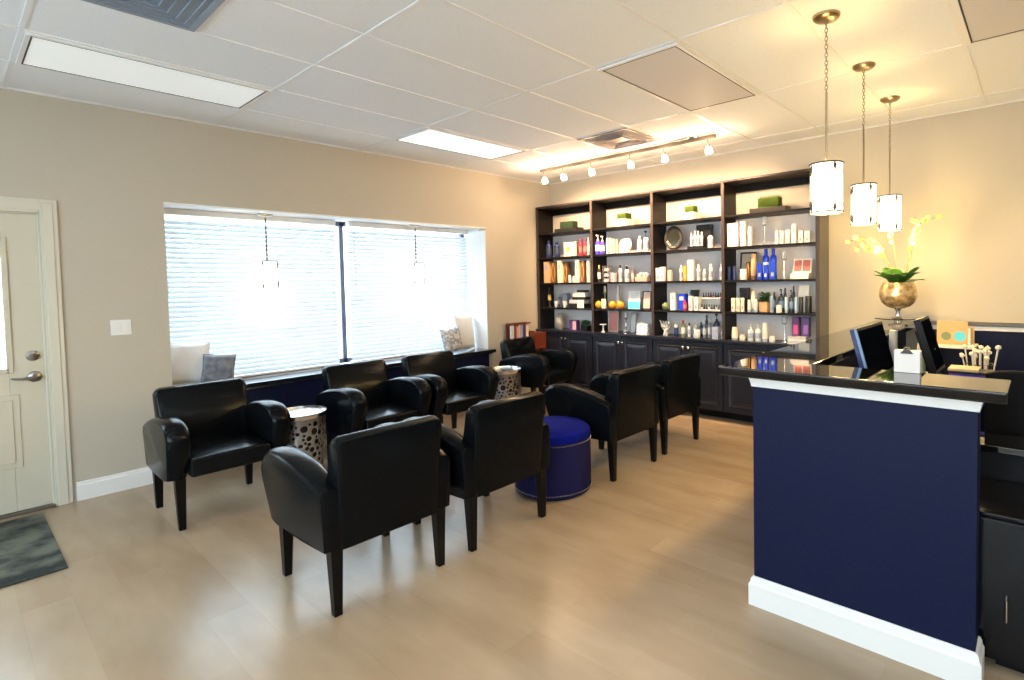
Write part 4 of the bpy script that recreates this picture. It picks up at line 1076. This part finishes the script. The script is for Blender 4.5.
        if c1 in ('peach', 'rose'):
            bm = L([(0, 0), (a * .42, 0), (a * .42, .001), (0, .001)], 16); obj('pictured_flower', bm, P('cream' if c1 == 'peach' else 'rose'), r, loc=(-.004 + h * .045, 0, h * .42), rot=(0, -PI / 2 + .10, 0))
    elif kind == 'book':
        a = w / 2 * .92
        bm = B((-.05, .03, -a, a, 0, h * .26)); obj('base', bm, P('white'), r, bevel=.002)
        obj('lid', B((-.004, .004, -a, a, 0, h * .72)), P('white'), r, loc=(.028, 0, h * .265), rot=(0, .22, 0), bevel=.002)
        for s in (-1, 1):
            obj('picture', B((-.0062, -.0045, s * a * .47 - a * .40, s * a * .47 + a * .40, h * .10, h * .64)), P('rose'), r, loc=(.028, 0, h * .265), rot=(0, .22, 0))
    elif kind == 'statue':
        obj('body', L([(0, 0), (.022, 0), (.024, .01), (.010, .02), (.012, h * .3), (.019, h * .5), (.014, h * .62), (.020, h * .72), (.007, h * .80), (.012, h * .86), (.013, h * .94), (0, h)], 16, sy=1.25), P('dark'), r, smooth=True)
        obj('torso', L([(.0205, h * .34), (.0215, h * .5), (.0165, h * .62), (.014, h * .63)], 16, sy=1.25), P('gold'), r, smooth=True)
    elif kind == 'kitstack':
        a = w / 2 * .78; zz = 0
        for i, (hh, mm, oy_, ww) in enumerate(((.055, 'black', 0, 1), (.05, 'silvergrey', .01, .92), (.035, 'black', -.02, .8), (.06, 'white', -.015, .78), (.03, 'black', -.04, .5))):
            obj('kit', B((-.07 + .01 * i, .06, -a * ww + oy_, a * ww + oy_, zz + .0005, zz + hh)), P(mm), r, bevel=.003); zz += hh
        obj('front_card', B((-.084, -.079, -a, -a + .11, 0, .10)), P('white'), r)
    elif kind == 'gourd':
        q = w * .42; n = 28; bm = bmesh.new()
        rings = []
        for i in range(1, 12):
            t = PI * i / 12; rings.append([bm.verts.new((q * math.sin(t) * (1 + .07 * math.cos(8 * p)) * math.cos(p), q * math.sin(t) * (1 + .07 * math.cos(8 * p)) * math.sin(p), h * .44 - h * .44 * math.cos(t))) for p in [2 * PI * j / n for j in range(n)]])
        for a_, b_ in zip(rings, rings[1:]):
            for j in range(n): bm.faces.new((a_[j], a_[(j + 1) % n], b_[(j + 1) % n], b_[j]))
        bm.faces.new(rings[0][::-1]); bm.faces.new(rings[-1]); obj('fruit', bm, P('orange'), r, smooth=True)
        obj('stem', tube(bmesh.new(), [(0, 0, h * .85), (0, .004, h * .93), (0, .012, h)], [.007, .005, .004], 6), M['stem'], r, smooth=True)
    elif kind == 'candle':
        cm = M['silver'] if c0 == 'silver' else P('green'); q = .034
        obj('holder', L([(0, 0), (q, 0), (q, .01), (.010, .03), (.008, h * .25), (.016, h * .32), (.008, h * .38), (.007, h * .62), (.022, h * .70), (.024, h * .74), (0, h * .74)], 18), cm, r, smooth=True)
        obj('candle', L([(0, h * .741), (.014, h * .741), (.014, h * .99), (0, h)], 14), P('cream') if c0 == 'green' else P('silvergrey'), r, smooth=True)
    elif kind == 'sign':
        a = w / 2 * .88
        obj('card', B((-.003, .003, -a, a, 0, h)), P('white'), r, rot=(0, .12, 0))
        if c0 == 'teal':
            obj('printed_band', B((-.0045, -.0032, -a * .98, a * .98, .004, h * .42)), P('teal'), r, rot=(0, .12, 0))
            bm = bmesh.new()
            for i in range(3): bx(bm, -.0045, -.0032, -a * (.7 - .12 * i), a * (.7 - .12 * i), h * (.84 - .11 * i), h * (.87 - .11 * i))
            obj('printed_lines', bm, P('lightblue'), r, rot=(0, .12, 0))
    elif kind == 'ball':
        q = w * .46; bm = bmesh.new(); bmesh.ops.create_icosphere(bm, subdivisions=3, radius=q)
        for v in bm.verts: v.co *= 1 + .08 * noise.noise(v.co * 90)
        obj('moss', bm, P('green'), r, loc=(0, 0, q * .98))
    elif kind == 'rack':
        a = w / 2 * .88; bm = bmesh.new()
        for z0, x0 in ((0, -.07), (h * .62, -.03)): bx(bm, x0, .05, -a, a, z0, z0 + .006)
        bx(bm, -.07, -.066, -a, a, .006, .02); bx(bm, -.03, -.026, -a, a, h * .62 + .006, h * .62 + .02); bx(bm, .05, .054, -a, a, 0, h * .8)
        bx(bm, -.07, .05, a, a + .004, 0, h * .7); bx(bm, -.07, .05, -a - .004, -a, 0, h * .7)
        obj('rack_frame', bm, P('silvergrey'), r)
        for tz, x0 in ((.0062, -.045), (h * .62 + .0062, -.005)):
            for i in range(8):
                yy = -a + .018 + i * (2 * a - .036) / 7
                cc = P(('red', 'black', 'dark', 'rose', 'black', 'red', 'smoke', 'black')[i]) if tz > .02 else P(('black', 'silvergrey', 'dark', 'black', 'lightblue', 'black', 'dark', 'silvergrey')[i])
                nb = empty('nail_polish_bottle', (x + x0, y + yy, z + tz), 0, '%s of the eight nail polish bottles on the %s tier of the clear rack' % (('rightmost', 'seventh', 'sixth', 'fifth', 'fourth', 'third', 'second', 'leftmost')[i], 'upper' if tz > .02 else 'lower'), 'nail polish', 'nail polish bottles in the clear rack')
                obj('bottle', L([(0, 0), (.011, 0), (.011, .030), (.005, .034), (0, .034)], 12), cc, nb, smooth=True)
                obj('cap', L([(0, .0345), (.006, .0345), (.005, .064), (0, .064)], 10), P('black'), nb, smooth=True)
    elif kind == 'plant':
        q = w * .30
        bm = bmesh.new(); quadstrip_frustum(bm, (-q, q, -q, q, h * .42), (-q * .9, q * .9, -q * .9, q * .9, 0)); obj('pot', bm, P(c0), r, bevel=.003)
        obj('foliage', foliage(bmesh.new(), 0, 0, h * .40, q * .8, h * .38, 120, rnd, .055), M['leaf'], r)
    elif kind == 'vase':
        q = w / 2 * .80
        obj('body', L([(0, 0), (q * .5, 0), (q * .85, h * .2), (q, h * .45), (q * .85, h * .72), (q * .42, h * .88), (q * .38, h * .94), (q * .5, h), (q * .42, h), (q * .3, h * .9), (0, h * .88)], 28), P('grey'), r, smooth=True)
    elif kind == 'stand':
        q = w * .42
        obj('foot', L([(0, 0), (q * .6, 0), (q * .5, .006), (.010, .02), (.008, h * .8), (q * .4, h * .88), (0, h * .88)], 20), P('white'), r, smooth=True)
        obj('plate', L([(0, h * .885), (q, h * .90), (q * 1.02, h), (q * .97, h), (q * .95, h * .93), (0, h * .92)], 24), P('white'), r, smooth=True)
    elif kind == 'giftbag':
        a = w / 2 * .78
        bm = bmesh.new(); quadstrip_frustum(bm, (-.022, .022, -a, a, h * .86), (-.035, .035, -a, a, 0)); obj('bag', bm, vary(mat('bag_paper', (.8, .8, .8), .6), (0.30, 0.32, 0.45), (0.86, 0.85, 0.86), 55, 2, .42, .5), r)
        bm = bmesh.new()
        for s in (-1, 1): tube(bm, [(s * .02, -a * .45, h * .80), (s * .02, -a * .3, h * .98), (s * .02, a * .3, h * .98), (s * .02, a * .45, h * .80)], .003, 5)
        obj('handle', bm, P('white'), r)
    elif kind == 'coral':
        bm = bmesh.new()
        for i in range(6):
            t0 = rnd.uniform(-.03, .03); s = (i - 2.5) * w * .17
            tube(bm, [(t0 * .3, s * .45, 0), (t0, s * .2, h * .3), (-t0, s * .75, h * .6), (t0, s * 1.15, h * (.82 + .03 * (i % 3))), (t0, s * 1.3 + .008, h * (.90 + .03 * (i % 3)))], [.011, .010, .009, .008, .005], 7)
        obj('branches', bm, P('white'), r, smooth=True)
    elif kind == 'books':
        a = w / 2 * .96
        for i, (hh, ww) in enumerate(((.034, 1.0),)):
            obj('cover', B((-.06, .085, -a * ww, a * ww, 0, .003), (-.06, .085, -a * ww, a * ww, hh - .003, hh), (.082, .085, -a, a, .003, hh - .003)), P('white'), r)
            obj('pages', B((-.056, .08, -a * ww * .97, a * ww * .97, .0032, hh - .0032)), P('silvergrey'), r)
        r['label'] = 'lower of the two white books lying flat on the bottom shelf of the rightmost bay'; r['group'] = 'white books on the bottom shelf'
        r2 = empty('book', (x + .005, y + .008, z + .0343), math.radians(4), 'upper of the two white books lying flat on the bottom shelf of the rightmost bay', 'book', 'white books on the bottom shelf')
        obj('cover', B((-.06, .085, -a * .93, a * .93, 0, .003), (-.06, .085, -a * .93, a * .93, .030, .033), (.082, .085, -a * .93, a * .93, .003, .030)), P('white'), r2)
        obj('pages', B((-.056, .08, -a * .9, a * .9, .0032, .0298)), P('silvergrey'), r2)

# ================================================================== RECEPTION DESK
r = empty('reception_counter', (2.40, .59, 0), 0, 'navy reception counter with glossy black granite top and white base trim', 'counter')
cx, cy = 2.40, .59
def cb(*bs): return B(*[(a - cx, b - cx, c - cy, d - cy, e, f) for a, b, c, d, e, f in bs])
obj('panel', cb((2.40, 2.52, .174, 1.010, 0, 1.0695), (2.52, 5.58, .93, 1.010, 0, 1.0695)), M['navy_paint'], r)
bm = bmesh.new()
outer = [(2.33, .088), (2.63, .088), (2.63, .81), (5.585, .81), (5.585, 1.15), (2.33, 1.15)]
prism(bm, [(a - cx, b - cy) for a, b in outer], 2, 1.070, 1.112)
obj('granite_top', bm, M['granite'], r, bevel=.006, seg=3)
# crown moulding under the top: front and end
def mould(bm, prof, path):
    """prof = list of (offset outward, z); path = list of (x, y, nx, ny) corners with outward normals"""
    rows = []
    for (x, y, nx, ny) in path: rows.append([bm.verts.new((x + nx * o - cx, y + ny * o - cy, z)) for o, z in prof])
    n = len(prof)
    for a, b in zip(rows, rows[1:]):
        for i in range(n): bm.faces.new((a[i], a[(i + 1) % n], b[(i + 1) % n], b[i]))
    bm.faces.new(rows[0]); bm.faces.new(rows[-1][::-1]); return bm
path = [(2.52, .174, 0, -1), (2.40, .174, -1, -1), (2.40, 1.010, -1, 1), (5.2, 1.010, 0, 1)]
obj('crown_moulding', mould(bmesh.new(), [(-.002, 1.022), (.006, 1.022), (.008, 1.035), (.012, 1.052), (.016, 1.060), (.016, 1.0695), (-.002, 1.0695)], path), M['white_paint'], r)
obj('base_moulding', mould(bmesh.new(), [(-.002, 0), (.020, 0), (.020, .098), (.014, .106), (.012, .122), (.006, .132), (-.002, .134)], path), M['white_paint'], r)

# inside: lower desk
r = empty('office_desk', (3.9, .4, 0), 0, 'dark glossy lower desk behind the reception counter', 'desk')
obj('desktop', B((-1.36, 1.66, -.02, .52, .715, .745), (-.87, -.62, -1.0, -.021, .715, .745)), M['granite'], r, bevel=.004)
obj('end_panel', B((-1.34, -1.31, .03, .515, 0, .714)), M['black_plastic'], r)
obj('end_panel', B((1.62, 1.65, 0, .515, 0, .714)), M['black_plastic'], r)
obj('modesty_panel', B((-.86, -.84, -1.0, .02, .30, .714)), M['black_plastic'], r)
r = empty('drawer_cabinet', (2.80, -.17, 0), 0, 'black glossy drawer cabinet on the floor behind the counter', 'cabinet')
obj('body', B((-.23, .22, -.30, .40, .03, .60)), M['black_gloss'], r, bevel=.004)
obj('plinth', B((-.20, .19, -.27, .295, 0, .03)), M['black_plastic'], r)
d = obj('door', B((-.25, -.232, -.29, .39, .05, .585)), M['black_gloss'], r, bevel=.003)
obj('handle', tube(bmesh.new(), [(-.25, .262, .30), (-.272, .262, .295), (-.272, .262, .215), (-.25, .262, .21)], .005, 8), M['chrome'], d, smooth=True)
r = empty('office_chair', (3.72, -.02, 0), 0, 'black office chair half hidden behind the right end of the counter', 'office chair')
bm = bmesh.new(); rows = []
for i in range(9):
    v = -1 + 2 * i / 8; yy = v * .245; xx = .03 * v * v
    rows.append([bm.verts.new((-.22 + xx * 1.2 - .02 * t - (.03 if s else 0), yy, .56 + .47 * t - (.025 * v ** 4 if t == 1 else 0))) for s in (0, 1) for t in ((0, .5, 1) if s == 0 else (1, .5, 0))])
for a_, b_ in zip(rows, rows[1:]):
    for k in range(6): bm.faces.new((a_[k], a_[(k + 1) % 6], b_[(k + 1) % 6], b_[k]))
bm.faces.new(rows[0]); bm.faces.new(rows[-1][::-1])
obj('backrest', bm, M['black_plastic'], r, bevel=.01)
obj('seat', B((-.20, .24, -.24, .24, .42, .49)), M['black_plastic'], r, bevel=.025, seg=3)
obj('column', L([(0, .09), (.028, .09), (.028, .42), (0, .42)], 16), M['dark_metal'], r, smooth=True)
for k in range(5):
    a_ = 2 * PI * k / 5 + .3
    lg = obj('leg', tube(bmesh.new(), [(.02 * math.cos(a_), .02 * math.sin(a_), .10), (.27 * math.cos(a_), .27 * math.sin(a_), .065)], [.022, .014], 8), M['black_plastic'], r, smooth=True)
    obj('caster', L([(0, -.012), (.026, -.012), (.028, 0), (.026, .012), (0, .012)], 14), M['black_plastic'], lg, loc=(.275 * math.cos(a_), .275 * math.sin(a_), .029), rot=(PI / 2, 0, a_), smooth=True)

# monitors
def monitor(x0, x1, y, z0, z1, lean, label, m_edge):
    w, h = (x1 - x0) / 2, z1 - z0
    r = empty('monitor', ((x0 + x1) / 2, y, .7455), 0, label, 'monitor', 'monitors behind the counter')
    tz = z0 - .7455
    hs = obj('housing', B((-w, w, 0, .030, 0, h), (-w * .6, w * .6, .030, .05, h * .15, h * .8)), M['black_plastic'], r, loc=(0, 0, tz), rot=(-lean, 0, 0), bevel=.004)
    obj('screen', B((-w + .015, w - .015, -.0025, -.0005, .02, h - .015)), M['screen'], hs)
    obj('edge_trim', B((-w - .004, -w - .0005, -.003, .009, 0, h)), m_edge, hs)
    if m_edge is not M['black_plastic']: obj('side_trim', B((-w - .003, -w - .0005, .0095, .030, 0, h)), P('navy'), hs)
    obj('neck', B((-.03, .03, .03, .05, .012, tz + h * .4)), M['black_plastic'], r, bevel=.003)
    obj('stand_base', B((-.12, .12, -.07, .10, 0, .012)), M['black_plastic'], r, bevel=.004)
    return r
monitor(2.93, 3.50, .635, .985, 1.265, .25, 'left black monitor with a pale left edge, behind the granite counter', M['p_steel'])
monitor(3.42, 3.74, .425, .985, 1.290, .28, 'right black monitor, seen edge-on behind the little clip stand', M['black_plastic'])

# small things on and behind the counter
r = empty('clip_holder', (2.60, .428, 1.1125), 0, 'small white card block with black bulldog clip on the granite counter', 'card holder')
obj('card_block', B((-.012, .03, -.047, .047, 0, .092)), P('pink') if 0 else mat('card_white', (.80, .72, .66), .6), r, bevel=.002)
bm = bmesh.new(); prism(bm, [(-.024, .080), (.024, .080), (.010, .098), (-.010, .098)], 0, -.017, -.0125)
obj('bulldog_clip', bm, P('dark'), r)
obj('clip_wire', tube(bmesh.new(), [(-.015, -.012, .090), (-.015, -.008, .107), (-.015, .008, .107), (-.015, .012, .090)], .002, 6), M['chrome'], r)
r = empty('flower_pot_stand', (5.02, .895, 1.1125), 0, 'round clear glass stand holding the gold vase on the counter', 'stand')
obj('plate', L([(0, .052), (.165, .052), (.170, .056), (.165, .060), (0, .060)], 48), M['glass'], r, smooth=True)
obj('foot', L([(0, 0), (.075, 0), (.07, .008), (.03, .02), (.028, .04), (.06, .0515), (0, .0515)], 32), M['glass'], r, smooth=True)
# vase with orchids
r = empty('orchid_vase', (5.02, .895, 1.1735), 0, 'gold mosaic vase of yellow orchids on the counter against the wall', 'vase')
obj('pedestal_foot', L([(0, 0), (.05, 0), (.045, .006), (.018, .014), (.014, .05), (.03, .078), (0, .078)], 24), M['silver'], r, smooth=True)
obj('gold_pot', L([(0, .079), (.05, .079), (.085, .092), (.118, .125), (.134, .17), (.136, .20), (.128, .24), (.114, .272), (.110, .285), (.100, .285), (.10, .268), (.0, .25)], 44), M['gold_vase'], r, smooth=True)
obj('soil', L([(0, .251), (.099, .268), (0, .276)], 24), P('dark'), r)
def leaf_mesh(bm, p0, direction, length, width, droop, m=0):
    d = Vector(direction).normalized(); side = d.cross(Vector((0, 0, 1))).normalized(); n = 8; L1 = []; R1 = []; C1 = []
    for i in range(n + 1):
        t = i / n; c = Vector(p0) + d * length * t + Vector((0, 0, -droop * t * t)); wv = width * math.sin(PI * min(.999, (t * .92 + .05))) ** .8
        L1.append(bm.verts.new(c + side * wv / 2 + Vector((0, 0, .012 * (wv / width))))); R1.append(bm.verts.new(c - side * wv / 2 + Vector((0, 0, .012 * (wv / width))))); C1.append(bm.verts.new(c))
    for i in range(n):
        bm.faces.new((L1[i], L1[i + 1], C1[i + 1], C1[i])); bm.faces.new((C1[i], C1[i + 1], R1[i + 1], R1[i]))
rnd = random.Random(4)
for k in range(19):
    a = 2 * PI * k / 19 * 3 + rnd.uniform(-.15, .15); up = rnd.uniform(.25, 2.2)
    bm = bmesh.new(); leaf_mesh(bm, (.05 * math.cos(a), .05 * math.sin(a), .270 + .01 * (k % 3)), (math.cos(a), math.sin(a), up), rnd.uniform(.15, .20), rnd.uniform(.09, .12), rnd.uniform(.03, .08))
    o = obj('leaf', bm, M['leaf'] if k % 3 else M['leaf_light'], r, smooth=True); sd = o.modifiers.new('t', 'SOLIDIFY'); sd.thickness = .0015
stems = [((0, .02, .25), (.01, .08, .45), (.0, .16, .60), (-.02, .27, .67), (-.03, .36, .63)),
         ((0, .03, .25), (.02, .07, .42), (.02, .12, .56), (.0, .20, .63), (-.01, .30, .58)),
         ((.01, 0, .25), (.0, .02, .45), (.02, .04, .62), (.04, .10, .74), (.0, .18, .78)),
         ((0, .02, .25), (-.03, .05, .40), (-.04, .10, .52), (-.05, .16, .57), (-.05, .22, .56)),
         ((0, -.03, .25), (.02, -.08, .45), (.0, -.11, .64), (-.02, -.17, .76), (-.03, -.27, .78)),
         ((.01, -.02, .25), (-.02, -.07, .42), (-.03, -.10, .58), (-.03, -.13, .70), (-.03, -.12, .80))]
def smooth_path(ps, m=4):
    ps = [Vector(p) for p in ps]; out = []
    for i in range(len(ps) - 1):
        p0, p1, p2, p3 = ps[max(i - 1, 0)], ps[i], ps[i + 1], ps[min(i + 2, len(ps) - 1)]
        for j in range(m):
            t = j / m; out.append(.5 * ((2 * p1) + (p2 - p0) * t + (2 * p0 - 5 * p1 + 4 * p2 - p3) * t * t + (3 * p1 - p0 - 3 * p2 + p3) * t ** 3))
    return out + [ps[-1]]
for k, s in enumerate(stems):
    pth = smooth_path(s); st = obj('stem', tube(bmesh.new(), pth, .0026, 6), M['stem'], r, smooth=True)
    for q in range(7):
        c = pth[min(len(pth) - 1, 8 + q + (q // 3))] if q < 6 else pth[-1]
        bm = bmesh.new(); base = rnd.uniform(0, PI)
        ax = Vector((rnd.uniform(-1, -.3), rnd.uniform(-.6, .6), rnd.uniform(-.5, .3))).normalized(); e1 = ax.cross(Vector((0, 0, 1))).normalized(); e2 = ax.cross(e1)
        off = Vector((rnd.uniform(-.02, .02), rnd.uniform(-.015, .015), rnd.uniform(-.03, .012)))
        for i in range(5):
            a = base + 2 * PI * i / 5; d = math.cos(a) * e1 + math.sin(a) * e2; sd_ = ax.cross(d); ln = .024
            v = [bm.verts.new(c + off + p) for p in (ax * .002, d * ln * .5 + sd_ * .010 + ax * .005, d * ln + ax * .002, d * ln * .5 - sd_ * .010 + ax * .005)]
            bm.faces.new(v)
        obj('blossom', bm, M['petal'], st)

# papers, folders, pens behind the counter
r = empty('desk_riser', (4.62, .46, .7455), 0, 'dark desktop riser shelf holding the orange folders', 'riser')
obj('top_panel', B((-.13, .13, -.115, .12, .262, .276)), P('white'), r, bevel=.002)
obj('side_panel', B((-.12, .12, -.11, -.095, 0, .2615)), M['black_plastic'], r); obj('side_panel', B((-.12, .12, .10, .115, 0, .2615)), M['black_plastic'], r)
r = empty('file_folder', (4.62, .46, 1.0225), 0, 'orange file folder with round turquoise sticker standing behind the right monitor', 'folder')
obj('cover', B((-.02, -.017, -.065, .115, 0, .165), (.017, .02, -.10, .10, 0, .125)), mat('manila', (.62, .36, .15), .6), r)
obj('sheets', B((-.0165, .0165, -.08, .09, .001, .115)), P('cream'), r)
obj('round_sticker', L([(0, 0), (.035, 0), (.035, .001), (0, .001)], 20), P('teal'), r, loc=(-.0205, -.02, .06), rot=(0, -PI / 2, 0))
obj('round_sticker', L([(0, 0), (.03, 0), (.03, .001), (0, .001)], 20), P('green'), r, loc=(-.0205, .06, .06), rot=(0, -PI / 2, 0))
r = empty('storage_box', (4.02, .34, .7455), 0, 'purple box near the pens behind the right end of the counter', 'box')
obj('body', B((-.08, .08, -.12, .09, 0, .175)), P('violet'), r, bevel=.003); obj('lid', B((-.083, .083, -.123, .093, .1755, .19)), P('dark'), r, bevel=.002)
obj('paper_pad', B((-.09, .08, -.075, .075, 0, .014)), P('cream2'), None, loc=(4.02, .36, .9362), bevel=.001, label='yellow paper pad lying on the purple box', cat='paper pad')
r = empty('pen_cup', (4.34, .305, .7455), 0, 'wire pen cup full of white fluffy-topped pens behind the counter', 'pen cup')
bm = bmesh.new()
for k in range(22):
    a = 2 * PI * k / 22; tube(bm, [(.07 * math.cos(a), .07 * math.sin(a), .004), (.078 * math.cos(a), .078 * math.sin(a), .19)], .0014, 4)
for z in (.004, .1, .19): tube(bm, [((.07 + z * .04) * math.cos(2 * PI * k / 24), (.07 + z * .04) * math.sin(2 * PI * k / 24), z) for k in range(24)], .002, 4, True)
lathe(bm, [(0, 0), (.07, 0), (.07, .004), (0, .004)], 24)
obj('wire_cup', bm, M['dark_metal'], r)
for k in range(16):
    a = 2 * PI * k / 8 + (.39 if k < 8 else 0); q = .052 if k < 8 else .025; lx = ly = (.045 if k < 8 else .015) + rnd.uniform(-.006, .006)
    pr = empty('pen', (4.34 + q * math.cos(a), .305 + q * math.sin(a), .7500), 0, 'white pen with a fluffy top standing in the wire pen cup', 'pen', 'pens in the wire cup')
    hh = rnd.uniform(.22, .30); e = Vector((lx * math.cos(a), ly * math.sin(a), hh))
    obj('barrel', tube(bmesh.new(), [(0, 0, .001), e], .004, 6), P('white'), pr, smooth=True)
    bm = bmesh.new(); bmesh.ops.create_icosphere(bm, subdivisions=2, radius=.015, matrix=Matrix.Translation(e))
    for v in bm.verts: v.co += (v.co - e) * .45 * noise.noise(v.co * 140)
    obj('fluffy_top', bm, P('cream') if k % 3 else P('white'), pr)
r = empty('spray_bottle', (3.72, .55, .7455), 0, 'small pale green bottle standing between the two monitors', 'bottle')
obj('body', L([(0, 0), (.028, 0), (.030, .01), (.030, .24), (.022, .28), (.010, .31), (0, .31)], 18), P('teal') if 0 else mat('pale_green', (.35, .5, .42), .3), r, smooth=True)
obj('cap', L([(0, .3105), (.012, .3105), (.010, .37), (0, .375)], 14), P('white'), r, smooth=True)
r = empty('cylinder_speaker', (3.58, .66, .7455), 0, 'slim grey upright cylinder right of the left monitor', 'speaker')
obj('body', L([(0, .012), (.020, .012), (.022, .02), (.022, .44), (.018, .452), (0, .455)], 24), M['grey_plastic'], r, smooth=True)
obj('base_disc', L([(0, 0), (.04, 0), (.04, .008), (.024, .0118), (0, .0118)], 24), M['black_plastic'], r, smooth=True)
r = empty('table_calendar', (4.02, .62, .7455), 0, 'white slanted card stand near the small green bottle behind the monitors', 'card stand')
bm = bmesh.new(); prism(bm, [(-.04, 0), (.04, 0), (0, .16)], 1, -.07, .07); obj('card_stand', bm, P('white'), r)

# ================================================================== LIGHT FROM OUTSIDE
w = bpy.data.worlds.new('world'); sc.world = w; w.use_nodes = True; nt = w.node_tree
bg = nt.nodes['Background']
tc = nt.nodes.new('ShaderNodeTexCoord'); sp = nt.nodes.new('ShaderNodeSeparateXYZ'); rp = nt.nodes.new('ShaderNodeValToRGB')
rp.color_ramp.elements[0].position = 0.0; rp.color_ramp.elements[0].color = (0.88, 0.95, 1.0, 1)
rp.color_ramp.elements[1].position = 0.6; rp.color_ramp.elements[1].color = (0.68, 0.83, 1.0, 1)
nt.links.new(tc.outputs['Generated'], sp.inputs[0]); nt.links.new(sp.outputs['Z'], rp.inputs['Fac']); nt.links.new(rp.outputs['Color'], bg.inputs['Color'])
bg.inputs['Strength'].default_value = 8.8
def portal(x0, x1, y, z0, z1):
    a = bpy.data.lights.new('window_portal', 'AREA'); a.shape = 'RECTANGLE'; a.size = x1 - x0; a.size_y = z1 - z0; a.cycles.is_portal = True
    o = bpy.data.objects.new('window_portal', a); COL.objects.link(o); o.location = ((x0 + x1) / 2, y, (z0 + z1) / 2); o.rotation_euler = (-PI / 2, 0, 0)
portal(WX0, WX1, BY + .02, WZ0, WZ1)
a = bpy.data.lights.new('window_portal', 'AREA'); a.shape = 'RECTANGLE'; a.size = 1.5; a.size_y = 6.4; a.cycles.is_portal = True  # portal for the added window in the front wall
o = bpy.data.objects.new('window_portal', a); COL.objects.link(o); o.location = (X0 - .12, .8, 1.70); o.rotation_euler = (0, -PI / 2, 0)
